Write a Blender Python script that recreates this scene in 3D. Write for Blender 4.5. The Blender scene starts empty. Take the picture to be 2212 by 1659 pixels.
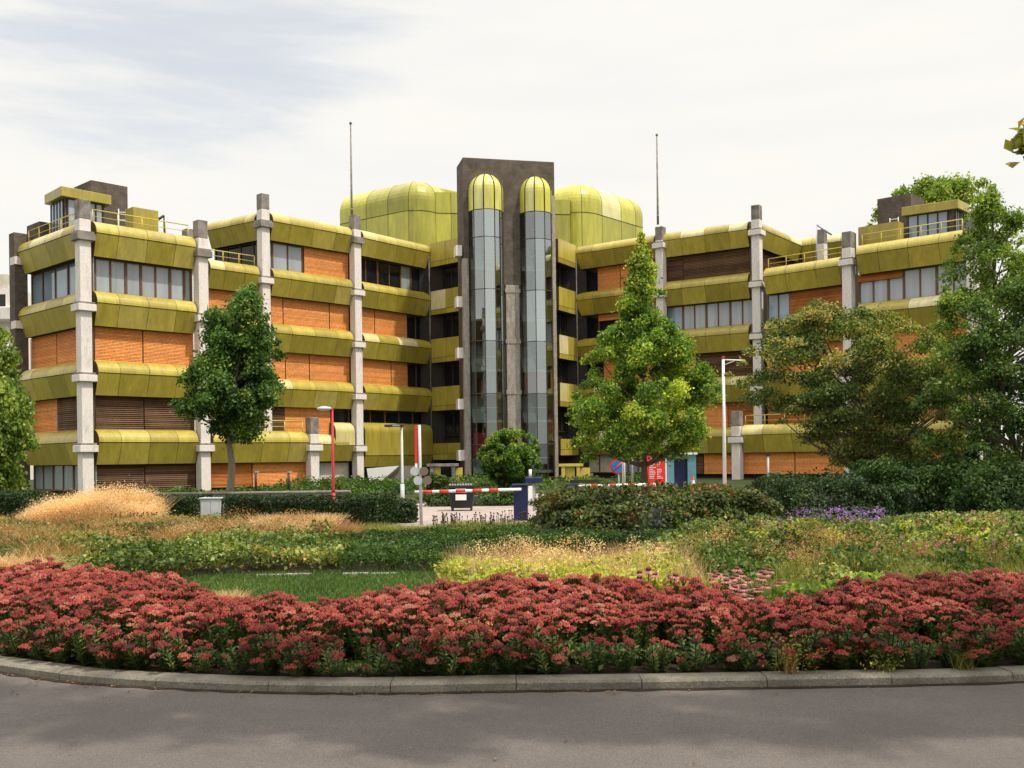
import bpy, math, random
import numpy as np
from mathutils import Vector, Matrix

# ------------------------------------------------------------------ camera, sky, sun, exposure
sc = bpy.context.scene
COL = sc.collection
R_ = math.radians
FP, CX, CY, EYE, TH = 2250.0, 1106.0, 989.0, 1.85, R_(0.75)     # measured on a 2212 x 1659 view of the photo
cs, sn = math.cos(TH), math.sin(TH)
cam_d = bpy.data.cameras.new("camera"); cam = bpy.data.objects.new("camera", cam_d); COL.objects.link(cam)
cam_d.sensor_width = 36.0; cam_d.lens = 36.0 * FP / 2212.0
cam_d.shift_y = (CY - 829.5) / 2212.0
cam_d.clip_start = 0.1; cam_d.clip_end = 3000
cam.matrix_world = Matrix(((cs, sn, 0, 0), (0, 0, -1, 0), (-sn, cs, 0, EYE), (0, 0, 0, 1)))
sc.camera = cam

SUN_EL, SUN_AZ = R_(62), R_(119)
TO_SUN = Vector((math.sin(SUN_AZ) * math.cos(SUN_EL), math.cos(SUN_AZ) * math.cos(SUN_EL), math.sin(SUN_EL)))
W = bpy.data.worlds.new("World"); sc.world = W; W.use_nodes = True
nt = W.node_tree; nt.nodes.clear()
def N(t, **k):
    n = nt.nodes.new(t)
    for a, b in k.items(): setattr(n, a, b)
    return n
sky = N('ShaderNodeTexSky'); sky.sky_type = 'NISHITA'; sky.sun_disc = False
sky.sun_elevation = SUN_EL; sky.sun_rotation = SUN_AZ; sky.dust_density = 2.0
bg1 = N('ShaderNodeBackground'); bg1.inputs[1].default_value = 0.15
bg2 = N('ShaderNodeBackground'); bg2.inputs[1].default_value = 0.93
tc = N('ShaderNodeTexCoord')
mp = N('ShaderNodeMapping'); mp.inputs['Scale'].default_value = (1.5, 1.5, 9.5)
nz = N('ShaderNodeTexNoise'); nz.inputs['Scale'].default_value = 1.6; nz.inputs['Detail'].default_value = 9; nz.inputs['Roughness'].default_value = .58
nz.inputs['Distortion'].default_value = .35
dot = N('ShaderNodeVectorMath', operation='DOT_PRODUCT')
d0 = Vector((-0.27, 0.86, 0.43)).normalized(); dot.inputs[1].default_value = d0
gap = N('ShaderNodeMapRange'); gap.inputs[1].default_value = .952; gap.inputs[2].default_value = .998; gap.inputs[3].default_value = 0.0; gap.inputs[4].default_value = .47
add = N('ShaderNodeMath', operation='ADD')
rmp = N('ShaderNodeMapRange'); rmp.interpolation_type = 'SMOOTHSTEP'
rmp.inputs[1].default_value = .70; rmp.inputs[2].default_value = 1.02; rmp.inputs[3].default_value = 0.0; rmp.inputs[4].default_value = .40
nz2 = N('ShaderNodeTexNoise'); nz2.inputs['Scale'].default_value = 3.0; nz2.inputs['Detail'].default_value = 6
cr = N('ShaderNodeValToRGB'); cr.color_ramp.elements[0].position = .3; cr.color_ramp.elements[0].color = (.80, .795, .775, 1)
cr.color_ramp.elements[1].position = .6; cr.color_ramp.elements[1].color = (.845, .825, .775, 1)
mx = N('ShaderNodeMixShader'); out = N('ShaderNodeOutputWorld'); L = nt.links.new
L(tc.outputs['Generated'], mp.inputs[0]); L(mp.outputs[0], nz.inputs[0]); L(mp.outputs[0], nz2.inputs[0])
L(tc.outputs['Generated'], dot.inputs[0]); L(dot.outputs['Value'], gap.inputs[0])
L(nz.outputs[0], add.inputs[0]); L(gap.outputs[0], add.inputs[1]); L(add.outputs[0], rmp.inputs[0])
L(nz2.outputs[0], cr.inputs[0]); L(cr.outputs[0], bg2.inputs[0]); L(sky.outputs[0], bg1.inputs[0])
sep = N('ShaderNodeSeparateXYZ'); zen = N('ShaderNodeMapRange'); zen.interpolation_type = 'SMOOTHSTEP'      # thin overcast: brighter towards the zenith
zen.inputs[1].default_value = .42; zen.inputs[2].default_value = 1.0; zen.inputs[3].default_value = 1.0; zen.inputs[4].default_value = 2.6
L(tc.outputs['Generated'], sep.inputs[0]); L(sep.outputs[2], zen.inputs[0]); L(zen.outputs[0], bg2.inputs[1])
L(rmp.outputs[0], mx.inputs[0]); L(bg2.outputs[0], mx.inputs[1]); L(bg1.outputs[0], mx.inputs[2]); L(mx.outputs[0], out.inputs[0])

sun_d = bpy.data.lights.new("sun", 'SUN'); sun_d.energy = 3.7; sun_d.angle = R_(1.5); sun_d.color = (1, .93, .80)
sun = bpy.data.objects.new("sun", sun_d); COL.objects.link(sun)
sun.rotation_euler = (-TO_SUN).to_track_quat('-Z', 'Y').to_euler()
sc.view_settings.view_transform = 'Standard'; sc.view_settings.look = 'None'; sc.view_settings.gamma = 1
sc.view_settings.use_curve_mapping = False
sc.view_settings.exposure = 0.22

# ------------------------------------------------------------------ measuring helpers
def wp(x, y, Z):
    u, v = x - CX, CY - y
    return Vector(((u * cs + v * sn) * Z / FP, Z, EYE + (v * cs - u * sn) * Z / FP))
def gp(x, y):
    u, v = x - CX, CY - y
    return wp(x, y, EYE * FP / -(v * cs - u * sn))
S = 4.13                                                          # storey height
def cp(x, s):                                                     # plan point from picture column and storey size
    p = wp(x, 750, S * FP / s); return Vector((p.x, p.y))
def lev(l, dz=0.0): return EYE + l * S + dz
rng = np.random.default_rng(7); random.seed(7)

# ------------------------------------------------------------------ objects
def tag(o, label=None, cat=None, group=None, kind=None):
    if label: o['label'] = label
    if cat: o['category'] = cat
    if group: o['group'] = group
    if kind: o['kind'] = kind
    return o
def thing(name, loc, label, cat, group=None, rz=0.0):
    o = bpy.data.objects.new(name, None); COL.objects.link(o); o.location = loc; o.rotation_euler = (0, 0, rz)
    o.empty_display_size = .2
    o['_o'] = 0; del o['_o']
    return tag(o, label, cat, group)
def origin(o):
    v = Vector((0, 0, 0))
    while o is not None: v = v + o.location; o = o.parent
    return v
def copy_tree(o, parent=None):
    c = o.copy(); COL.objects.link(c)
    if parent: c.parent = parent
    for ch in list(o.children): copy_tree(ch, c)
    return c

class MB:
    def __init__(s): s.v = []; s.f = []; s.m = []; s.t = []; s.sm = []
    def face(s, idx, m=0, t=.5, sm=False): s.f.append(idx); s.m.append(m); s.t.append(t); s.sm.append(sm)
    def poly(s, pts, m=0, t=.5):
        b = len(s.v); s.v += [tuple(p) for p in pts]; s.face(list(range(b, b + len(pts))), m, t); return s
    def prism(s, bot, top, m=0, t=.5):
        n = len(bot); b = len(s.v); s.v += [tuple(p) for p in bot] + [tuple(p) for p in top]
        for i in range(n): s.face([b + i, b + (i + 1) % n, b + n + (i + 1) % n, b + n + i], m, t)
        s.face([b + i for i in range(n)][::-1], m, t); s.face([b + n + i for i in range(n)], m, t); return s
    def slab(s, poly, z0, z1, m=0, t=.5):
        return s.prism([(p[0], p[1], z0) for p in poly], [(p[0], p[1], z1) for p in poly], m, t)
    def box(s, x0, x1, y0, y1, z0, z1, m=0, t=.5):
        return s.slab([(x0, y0), (x1, y0), (x1, y1), (x0, y1)], z0, z1, m, t)
    def obox(s, c, u, hx, hy, z0, z1, m=0, t=.5):                 # box turned to direction u in plan
        u = Vector((u[0], u[1])).normalized(); n = Vector((-u.y, u.x)); c = Vector((c[0], c[1]))
        return s.slab([c - u * hx - n * hy, c + u * hx - n * hy, c + u * hx + n * hy, c - u * hx + n * hy], z0, z1, m, t)
    def tube(s, pts, rad, n=8, m=0, t=.5, sm=True, cap=True):
        pts = [Vector(p) for p in pts]
        if not hasattr(rad, '__len__'): rad = [rad] * len(pts)
        b = len(s.v); ref = None
        for i, p in enumerate(pts):
            d = (pts[min(i + 1, len(pts) - 1)] - pts[max(i - 1, 0)]).normalized()
            if ref is None: ref = Vector((1, 0, 0)) if abs(d.x) < .8 else Vector((0, 1, 0))
            a = d.cross(ref).normalized(); c = d.cross(a).normalized(); ref = a.cross(d) if False else ref
            for k in range(n):
                an = 2 * math.pi * k / n
                s.v.append(tuple(p + (a * math.cos(an) + c * math.sin(an)) * rad[i]))
        for i in range(len(pts) - 1):
            for k in range(n):
                q = b + i * n; s.face([q + k, q + n + k, q + n + (k + 1) % n, q + (k + 1) % n], m, t, sm)
        if cap:
            s.face([b + k for k in range(n)], m, t); q = b + (len(pts) - 1) * n; s.face([q + k for k in range(n)][::-1], m, t)
        return s
    def lathe(s, c, prof, n=16, m=0, t=.5, a0=0, a1=2 * math.pi, sm=True):
        b = len(s.v); full = abs(a1 - a0 - 2 * math.pi) < 1e-4; k = n if full else n + 1
        for r, z in prof:
            for i in range(k):
                a = a0 + (a1 - a0) * i / n
                s.v.append((c[0] + r * math.cos(a), c[1] + r * math.sin(a), c[2] + z))
        for j in range(len(prof) - 1):
            for i in range(n):
                i2 = (i + 1) % k
                s.face([b + j * k + i, b + j * k + i2, b + (j + 1) * k + i2, b + (j + 1) * k + i], m, t, sm)
        return s
    def ball(s, c, r, rz=None, n=10, m=0, t=.5):
        rz = rz or r; pr = [(max(1e-4, r * math.cos(a)), rz * math.sin(a)) for a in np.linspace(-math.pi / 2, math.pi / 2, max(5, n // 2 + 2))]
        return s.lathe(c, pr, n, m, t)
    def build(s, name, mats, parent=None, bevel=0):
        me = bpy.data.meshes.new(name); off = origin(parent) if parent else Vector((0, 0, 0))
        vs = [(a - off.x, b - off.y, c - off.z) for a, b, c in s.v]
        me.from_pydata(vs, [], s.f)
        if not isinstance(mats, (list, tuple)): mats = [mats]
        for m in mats: me.materials.append(m)
        me.polygons.foreach_set('material_index', s.m); me.polygons.foreach_set('use_smooth', s.sm)
        at = me.attributes.new('tint', 'FLOAT', 'FACE'); at.data.foreach_set('value', s.t)
        me.update()
        o = bpy.data.objects.new(name, me); COL.objects.link(o)
        if parent: o.parent = parent
        if bevel:
            b = o.modifiers.new('bevel', 'BEVEL'); b.width = bevel; b.segments = 2; b.limit_method = 'ANGLE'
        return o

def npmesh(name, V, Fc, tint, mats, parent=None, mi=None):        # V (n,3); Fc (m,k)
    me = bpy.data.meshes.new(name); off = origin(parent) if parent else Vector((0, 0, 0))
    V = np.asarray(V, dtype=np.float32) - np.array(off, dtype=np.float32)
    Fc = np.asarray(Fc, dtype=np.int32); m, k = Fc.shape
    me.vertices.add(len(V)); me.vertices.foreach_set('co', V.ravel())
    me.loops.add(m * k); me.loops.foreach_set('vertex_index', Fc.ravel())
    me.polygons.add(m); me.polygons.foreach_set('loop_start', np.arange(0, m * k, k, dtype=np.int32))
    try: me.polygons.foreach_set('loop_total', np.full(m, k, dtype=np.int32))
    except Exception: pass
    if not isinstance(mats, (list, tuple)): mats = [mats]
    for q in mats: me.materials.append(q)
    if mi is not None: me.polygons.foreach_set('material_index', np.asarray(mi, dtype=np.int32))
    me.update(calc_edges=True)
    at = me.attributes.new('tint', 'FLOAT', 'FACE'); at.data.foreach_set('value', np.asarray(tint, dtype=np.float32))
    o = bpy.data.objects.new(name, me); COL.objects.link(o)
    if parent: o.parent = parent
    return o

# ------------------------------------------------------------------ materials
def newmat(name):
    m = bpy.data.materials.new(name); m.use_nodes = True; t = m.node_tree; t.nodes.clear()
    o = t.nodes.new('ShaderNodeOutputMaterial'); return m, t, o
def pm(name, col, rough=.6, var=.18, scale=2.0, spec=.3, metal=0.0, tint=0.0, bump=0.0, bscale=30, stretch=(1, 1, 1), dirt=None, dirtamt=.0, dscale=1.2, fine=0.0, fscale=90):
    m, t, o = newmat(name); n = t.nodes.new; l = t.links.new
    b = n('ShaderNodeBsdfPrincipled'); l(b.outputs[0], o.inputs[0])
    b.inputs['Roughness'].default_value = rough; b.inputs['Specular IOR Level'].default_value = spec; b.inputs['Metallic'].default_value = metal
    c = n('ShaderNodeTexCoord'); mp = n('ShaderNodeMapping'); mp.inputs['Scale'].default_value = stretch; l(c.outputs['Object'], mp.inputs[0])
    nz = n('ShaderNodeTexNoise'); nz.inputs['Scale'].default_value = scale; nz.inputs['Detail'].default_value = 6; l(mp.outputs[0], nz.inputs[0])
    r = n('ShaderNodeMapRange'); r.inputs[1].default_value = .25; r.inputs[2].default_value = .75; r.inputs[3].default_value = 1 - var; r.inputs[4].default_value = 1 + var
    l(nz.outputs[0], r.inputs[0]); val = r.outputs[0]
    if fine:
        nf = n('ShaderNodeTexNoise'); nf.inputs['Scale'].default_value = fscale; nf.inputs['Detail'].default_value = 3; l(c.outputs['Object'], nf.inputs[0])
        rf = n('ShaderNodeMapRange'); rf.inputs[1].default_value = .3; rf.inputs[2].default_value = .7; rf.inputs[3].default_value = 1 - fine; rf.inputs[4].default_value = 1 + fine; l(nf.outputs[0], rf.inputs[0])
        mf = n('ShaderNodeMath'); mf.operation = 'MULTIPLY'; l(val, mf.inputs[0]); l(rf.outputs[0], mf.inputs[1]); val = mf.outputs[0]
    if tint:
        a = n('ShaderNodeAttribute'); a.attribute_name = 'tint'
        r2 = n('ShaderNodeMapRange'); r2.inputs[3].default_value = 1 - tint; r2.inputs[4].default_value = 1 + tint; l(a.outputs['Fac'], r2.inputs[0])
        mu = n('ShaderNodeMath'); mu.operation = 'MULTIPLY'; l(val, mu.inputs[0]); l(r2.outputs[0], mu.inputs[1]); val = mu.outputs[0]
    sc_ = n('ShaderNodeVectorMath'); sc_.operation = 'SCALE'; sc_.inputs[0].default_value = col[:3]; l(val, sc_.inputs['Scale']); colout = sc_.outputs[0]
    if dirt:
        n3 = n('ShaderNodeTexNoise'); n3.inputs['Scale'].default_value = dscale; n3.inputs['Detail'].default_value = 8; n3.inputs['Roughness'].default_value = .7; l(mp.outputs[0], n3.inputs[0])
        r3 = n('ShaderNodeMapRange'); r3.inputs[1].default_value = .48; r3.inputs[2].default_value = .7; r3.inputs[4].default_value = dirtamt; l(n3.outputs[0], r3.inputs[0])
        mi = n('ShaderNodeMix'); mi.data_type = 'RGBA'; l(r3.outputs[0], mi.inputs[0]); l(colout, mi.inputs[6]); mi.inputs[7].default_value = (*dirt, 1); colout = mi.outputs[2]
    l(colout, b.inputs['Base Color'])
    if bump:
        n2 = n('ShaderNodeTexNoise'); n2.inputs['Scale'].default_value = bscale; n2.inputs['Detail'].default_value = 4; l(c.outputs['Object'], n2.inputs[0])
        bp = n('ShaderNodeBump'); bp.inputs['Strength'].default_value = bump; bp.inputs['Distance'].default_value = .02; l(n2.outputs[0], bp.inputs['Height']); l(bp.outputs[0], b.inputs['Normal'])
    return m
def lm(name, stops, trans=.3, rough=.55, var=.25, scale=.9):      # leaves: tint attribute through a ramp
    m, t, o = newmat(name); n = t.nodes.new; l = t.links.new
    a = n('ShaderNodeAttribute'); a.attribute_name = 'tint'
    r = n('ShaderNodeValToRGB'); e = r.color_ramp.elements
    while len(e) < len(stops): e.new(.5)
    for i, (p, c) in enumerate(stops): e[i].position = p; e[i].color = (*c, 1)
    l(a.outputs['Fac'], r.inputs[0])
    c = n('ShaderNodeTexCoord'); nz = n('ShaderNodeTexNoise'); nz.inputs['Scale'].default_value = scale; nz.inputs['Detail'].default_value = 3; l(c.outputs['Object'], nz.inputs[0])
    mr = n('ShaderNodeMapRange'); mr.inputs[1].default_value = .3; mr.inputs[2].default_value = .7; mr.inputs[3].default_value = 1 - var; mr.inputs[4].default_value = 1 + var; l(nz.outputs[0], mr.inputs[0])
    s_ = n('ShaderNodeVectorMath'); s_.operation = 'SCALE'; l(r.outputs[0], s_.inputs[0]); l(mr.outputs[0], s_.inputs['Scale'])
    b = n('ShaderNodeBsdfPrincipled'); b.inputs['Roughness'].default_value = rough; b.inputs['Specular IOR Level'].default_value = .25; l(s_.outputs[0], b.inputs['Base Color'])
    tr = n('ShaderNodeBsdfTranslucent'); s2 = n('ShaderNodeVectorMath'); s2.operation = 'MULTIPLY'; s2.inputs[1].default_value = (1.5, 1.5, .6); l(s_.outputs[0], s2.inputs[0]); l(s2.outputs[0], tr.inputs[0])
    mx = n('ShaderNodeMixShader'); mx.inputs[0].default_value = trans; l(b.outputs[0], mx.inputs[1]); l(tr.outputs[0], mx.inputs[2]); l(mx.outputs[0], o.inputs[0])
    return m
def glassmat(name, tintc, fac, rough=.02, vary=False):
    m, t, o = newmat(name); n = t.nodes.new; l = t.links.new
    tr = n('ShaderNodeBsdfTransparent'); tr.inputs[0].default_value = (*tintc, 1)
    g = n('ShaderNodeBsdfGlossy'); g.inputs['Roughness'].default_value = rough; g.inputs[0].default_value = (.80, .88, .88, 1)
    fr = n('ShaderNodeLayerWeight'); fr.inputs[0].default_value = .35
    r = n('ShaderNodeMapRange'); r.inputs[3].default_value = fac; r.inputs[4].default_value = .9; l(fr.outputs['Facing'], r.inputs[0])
    if vary:                                                       # reflection strength painted pane by pane through the tint
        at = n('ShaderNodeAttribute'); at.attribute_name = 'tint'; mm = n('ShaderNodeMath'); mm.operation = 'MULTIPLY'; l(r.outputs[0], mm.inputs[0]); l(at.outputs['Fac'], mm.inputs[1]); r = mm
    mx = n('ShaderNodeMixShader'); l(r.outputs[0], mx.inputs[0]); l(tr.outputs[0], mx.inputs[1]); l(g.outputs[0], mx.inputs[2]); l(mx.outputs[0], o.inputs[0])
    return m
def brickmat(name, c1, c2, cm, scale=4.0, rough=.85):
    m, t, o = newmat(name); n = t.nodes.new; l = t.links.new
    b = n('ShaderNodeBsdfPrincipled'); b.inputs['Roughness'].default_value = rough; b.inputs['Specular IOR Level'].default_value = .15; l(b.outputs[0], o.inputs[0])
    c = n('ShaderNodeTexCoord'); mp = n('ShaderNodeMapping'); mp.inputs['Rotation'].default_value = (R_(90), 0, 0); l(c.outputs['Object'], mp.inputs[0])
    br = n('ShaderNodeTexBrick'); br.inputs['Scale'].default_value = scale; br.inputs['Color1'].default_value = (*c1, 1); br.inputs['Color2'].default_value = (*c2, 1); br.inputs['Mortar'].default_value = (*cm, 1)
    br.inputs['Mortar Size'].default_value = .02; l(mp.outputs[0], br.inputs[0])
    nz = n('ShaderNodeTexNoise'); nz.inputs['Scale'].default_value = .8; l(c.outputs['Object'], nz.inputs[0])
    mr = n('ShaderNodeMapRange'); mr.inputs[1].default_value = .3; mr.inputs[2].default_value = .7; mr.inputs[3].default_value = .62; mr.inputs[4].default_value = 1.35; l(nz.outputs[0], mr.inputs[0])
    nz.inputs['Scale'].default_value = 1.4; nz.inputs['Detail'].default_value = 8; nz.inputs['Roughness'].default_value = .7
    s_ = n('ShaderNodeVectorMath'); s_.operation = 'SCALE'; l(br.outputs[0], s_.inputs[0]); l(mr.outputs[0], s_.inputs['Scale']); l(s_.outputs[0], b.inputs['Base Color'])
    return m

def panelmat(name, col, pale):                                     # enamel panels; each panel has faded by its own amount
    m, t, o = newmat(name); n = t.nodes.new; l = t.links.new
    b = n('ShaderNodeBsdfPrincipled'); b.inputs['Roughness'].default_value = .33; b.inputs['Specular IOR Level'].default_value = .5; l(b.outputs[0], o.inputs[0])
    a = n('ShaderNodeAttribute'); a.attribute_name = 'tint'
    r = n('ShaderNodeValToRGB'); e = r.color_ramp.elements
    e[0].position = 0; e[0].color = (*[q * .64 for q in col], 1); e[1].position = .75; e[1].color = (*[q * 1.1 for q in col], 1)
    q = e.new(1.0); q.color = (*pale, 1)
    l(a.outputs['Fac'], r.inputs[0])
    c = n('ShaderNodeTexCoord'); mp = n('ShaderNodeMapping'); mp.inputs['Scale'].default_value = (1.2, 1.2, .35); l(c.outputs['Object'], mp.inputs[0])
    nz = n('ShaderNodeTexNoise'); nz.inputs['Scale'].default_value = 1.6; nz.inputs['Detail'].default_value = 7; l(mp.outputs[0], nz.inputs[0])
    mr = n('ShaderNodeMapRange'); mr.inputs[1].default_value = .3; mr.inputs[2].default_value = .7; mr.inputs[3].default_value = .84; mr.inputs[4].default_value = 1.12; l(nz.outputs[0], mr.inputs[0])
    s_ = n('ShaderNodeVectorMath'); s_.operation = 'SCALE'; l(r.outputs[0], s_.inputs[0]); 
    mp2 = n('ShaderNodeMapping'); mp2.inputs['Scale'].default_value = (3.2, 3.2, .3); l(c.outputs['Object'], mp2.inputs[0])   # rain streaks
    n2 = n('ShaderNodeTexNoise'); n2.inputs['Scale'].default_value = 2.0; n2.inputs['Detail'].default_value = 5; l(mp2.outputs[0], n2.inputs[0])
    m2 = n('ShaderNodeMapRange'); m2.inputs[1].default_value = .35; m2.inputs[2].default_value = .68; m2.inputs[3].default_value = 1.04; m2.inputs[4].default_value = .86; l(n2.outputs[0], m2.inputs[0])
    mm = n('ShaderNodeMath'); mm.operation = 'MULTIPLY'; l(mr.outputs[0], mm.inputs[0]); l(m2.outputs[0], mm.inputs[1])
    l(mm.outputs[0], s_.inputs['Scale']); l(s_.outputs[0], b.inputs['Base Color'])
    return m

M = {}
M['panel'] = panelmat('olive_gold_enamel', (.405, .325, .050), (.68, .60, .32))
M['lime'] = panelmat('lime_yellow_enamel', (.50, .47, .07), (.66, .62, .28))
M['seam'] = pm('dark_joint', (.035, .028, .012), .8)
M['endcap'] = pm('brown_end_cap', (.10, .07, .02), .7)
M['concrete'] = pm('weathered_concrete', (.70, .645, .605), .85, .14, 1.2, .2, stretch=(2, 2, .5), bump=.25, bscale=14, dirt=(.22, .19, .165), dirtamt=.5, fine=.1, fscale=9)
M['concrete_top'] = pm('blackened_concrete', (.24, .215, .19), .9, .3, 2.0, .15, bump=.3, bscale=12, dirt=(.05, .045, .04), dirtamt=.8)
M['brick'] = brickmat('brown_grey_brick', (.105, .082, .066), (.135, .11, .09), (.07, .058, .05), 3.0)
M['core'] = pm('dark_wall', (.03, .026, .022), .9)
M['frame'] = pm('brown_window_frame', (.13, .065, .03), .55, .1)
M['dframe'] = pm('dark_window_frame', (.03, .024, .02), .5, .1)
M['glass'] = pm('pale_curtained_glass', (.30, .33, .36), .06, .25, .5, .9, stretch=(3, 3, .3))
M['bglass'] = pm('blue_window_glass', (.20, .27, .33), .05, .3, .4, 1.0)
M['dglass'] = pm('dark_window_glass', (.012, .013, .015), .06, .5, .6, .35)
M['gglass'] = pm('green_grey_curtain', (.25, .30, .28), .12, .25, 2, .6, stretch=(6, 6, .2))
M['orange'] = pm('orange_blind', (.70, .27, .075), .6, .10, 1.0, .15, tint=.16, fine=.22, fscale=9)
M['brown_blind'] = pm('brown_blind', (.13, .07, .035), .6, .3, 1.0, .15, tint=.35)
M['rust_blind'] = pm('rust_blind', (.36, .12, .025), .6, .3, 1.0, .15, tint=.3)
M['cream'] = pm('cream_panel', (.55, .50, .42), .6)
M['rail'] = pm('yellow_rail_paint', (.55, .43, .08), .5)
M['white'] = pm('white_paint', (.78, .78, .76), .5, .06)
M['steel'] = pm('grey_galvanised', (.42, .44, .46), .5, .12, 6, .4)
M['dark'] = pm('black_plastic', (.022, .023, .025), .45, .2)
M['red'] = pm('red_paint', (.33, .015, .02), .45, .08)
M['asphalt'] = pm('asphalt', (.118, .102, .094), .9, .16, .7, .2, bump=.3, bscale=220, dirt=(.085, .075, .07), dirtamt=.6, dscale=.5, fine=.5, fscale=150)
M['soil'] = pm('dark_soil', (.035, .025, .017), .95, .4, 6, .1, bump=.5, bscale=20)
M['far'] = pm('dark_ground_cover', (.036, .046, .018), .95, .4, .5, .1, bump=.4, bscale=20)  # dark green base colour of the wide ground sheet
M['grassground'] = pm('mown_grass', (.06, .09, .02), .95, .35, .6, .1, bump=.4, bscale=30)
M['paving'] = pm('pinkish_paving', (.31, .255, .23), .9, .25, 2, .15, bump=.2, bscale=40)
M['kerbstone'] = pm('kerb_concrete', (.19, .172, .14), .9, .3, 3, .2, bump=.4, bscale=50, dirt=(.09, .085, .05), dirtamt=.7, dscale=2.5, fine=.35, fscale=70)
M['pier'] = pm('grey_brown_pier', (.34, .30, .26), .9, .25, 3, .15, stretch=(2, 2, .4), bump=.3, bscale=14, dirt=(.16, .13, .11), dirtamt=.7, fine=.2, fscale=6)
M['tframe'] = pm('stair_window_frame', (.075, .048, .022), .5, .1)
M['edging'] = pm('mossy_edging', (.34, .30, .26), .9, .35, 5, .15, bump=.3, bscale=25)
M['bark'] = pm('bark', (.11, .088, .065), .95, .35, 5, .1, bump=.6, bscale=25, stretch=(3, 3, .6))
M['palebark'] = pm('pale_bark', (.25, .21, .165), .95, .3, 5, .1, bump=.5, bscale=20, stretch=(3, 3, .6))
M['navy'] = pm('navy_paint', (.012, .02, .065), .4)
M['teal'] = pm('teal_paint', (.10, .24, .29), .5)
M['signblue'] = pm('sign_blue', (.03, .18, .5), .45)
M['signred'] = pm('sign_red', (.66, .03, .03), .5, .06)
M['conered'] = pm('cone_orange', (.8, .14, .03), .5)

# ------------------------------------------------------------------ ground, road, kerb
def sheet(name, pts, z, m, kind='structure'):
    b = MB().poly([(p[0], p[1], z) for p in pts]); o = b.build(name, m); tag(o, kind=kind); return o
def smooth(pts, n=8):
    P = [Vector(p) for p in pts]; P = [P[0] * 2 - P[1]] + P + [P[-1] * 2 - P[-2]]; out = []
    for i in range(1, len(P) - 2):
        for k in range(n):
            t = k / n; a, b, c, d = P[i - 1:i + 3]
            out.append(.5 * ((2 * b) + (c - a) * t + (2 * a - 5 * b + 4 * c - d) * t * t + (3 * b - a - 3 * c + d) * t ** 3))
    out.append(P[-2]); return out
kerb_px = [(0, 1450), (200, 1475), (500, 1491), (800, 1496), (1106, 1491), (1500, 1486), (2212, 1471)]
kl = [gp(x, y).xy for x, y in kerb_px]
kl = [Vector((-13, 19)), Vector((-10.6, 14.2)), Vector((-7.6, 11.1))] + kl + [Vector((7, 8.9)), Vector((11, 10.8)), Vector((14, 14.5)), Vector((15.5, 19))]
KL = smooth(kl, 8)
def shift_line(line, d):
    o = []
    for i, p in enumerate(line):
        t = (line[min(i + 1, len(line) - 1)] - line[max(i - 1, 0)]).normalized(); o.append(p + Vector((-t.y, t.x)) * d)
    return o
sheet('ground', [(-600, -60), (600, -60), (600, 900), (-600, 900)], -.012, M['far'])
KI = shift_line(KL, .24)
road = MB()
near = [Vector((-60, -40)), Vector((60, -40)), Vector((60, 19)), KL[-1]]
road.poly([(p.x, p.y, -.004) for p in ([KL[0], Vector((-60, 19))] + near[:3] + [KL[-1]] + KL[::-1][1:-1])])
tag(road.build('road', M['asphalt']), kind='structure')
kb = MB()
def resample(line, step):
    out = [line[0]]; need = step
    for a, b in zip(line, line[1:]):
        ln = (b - a).length; pos = 0
        while ln - pos >= need: pos += need; out.append(a.lerp(b, pos / ln)); need = step
        need -= ln - pos
    return out
KR = resample(KL, .25); KRI = shift_line(KR, .235)
for k in range(0, len(KR) - 5, 4):                                # metre long kerb stones with narrow joints
    h = .072 + random.uniform(-.003, .003)
    o_ = [KR[k + q] for q in range(5)]; n_ = [KRI[k + q] for q in range(5)]
    e = .0035; o_[0] = o_[0].lerp(o_[1], e / .25); o_[4] = o_[4].lerp(o_[3], e / .25); n_[0] = n_[0].lerp(n_[1], e / .25); n_[4] = n_[4].lerp(n_[3], e / .25)
    for q in range(4):
        a, b_, c, d = o_[q], o_[q + 1], n_[q + 1], n_[q]
        a2, b2 = a.lerp(d, .09), b_.lerp(c, .09)
        P_ = [(*a, -.02), (*b_, -.02), (*b_, h - .02), (*a, h - .02), (*b2, h), (*a2, h), (*c, h), (*d, h), (*c, -.02), (*d, -.02)]
        z0 = len(kb.v); kb.v += P_
        for f in ((0, 1, 2, 3), (3, 2, 4, 5), (5, 4, 6, 7), (7, 6, 8, 9)): kb.face([z0 + t for t in f])
        if q == 0: kb.face([z0 + t for t in (0, 3, 5, 7, 9)])
        if q == 3: kb.face([z0 + t for t in (1, 8, 6, 4, 2)])
tag(kb.build('kerb', M['kerbstone']), kind='structure')
# a thin line of debris in the gutter
g0, g1 = shift_line(KL, -.004), shift_line(KL, -.09)
gb = MB()
for i in range(len(KL) - 1):
    w0 = .4 + .6 * abs(math.sin(i * 1.7)); w1 = .4 + .6 * abs(math.sin((i + 1) * 1.7))
    gb.poly([(*g0[i], .001), (*g0[i + 1], .001), (*(g0[i + 1].lerp(g1[i + 1], w1)), .001), (*(g0[i].lerp(g1[i], w0)), .001)])
tag(gb.build('gutter_dirt', M['soil']), kind='structure')
sheet('planting_soil', [tuple(p) for p in shift_line(KL, .24)] + [(14, 26), (-13, 26)], .055, M['soil'])
lawn_pts = [(-7.5, 16.0), (-6.2, 13.2), (-4.2, 11.0), (-2.2, 9.9), (-.9, 9.9), (.2, 12), (-.3, 14), (-.4, 16.5), (-2, 16.7)]
sheet('lawn', lawn_pts, .075, M['grassground'])
sheet('paving', [(-8.3, 26.6), (14.5, 26.6), (14.5, 41), (9, 56), (-2, 52), (-5.5, 36), (-8.3, 33)], .004, M['paving'])
st = MB()                                                          # white stone edging between lawn and planting
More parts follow.
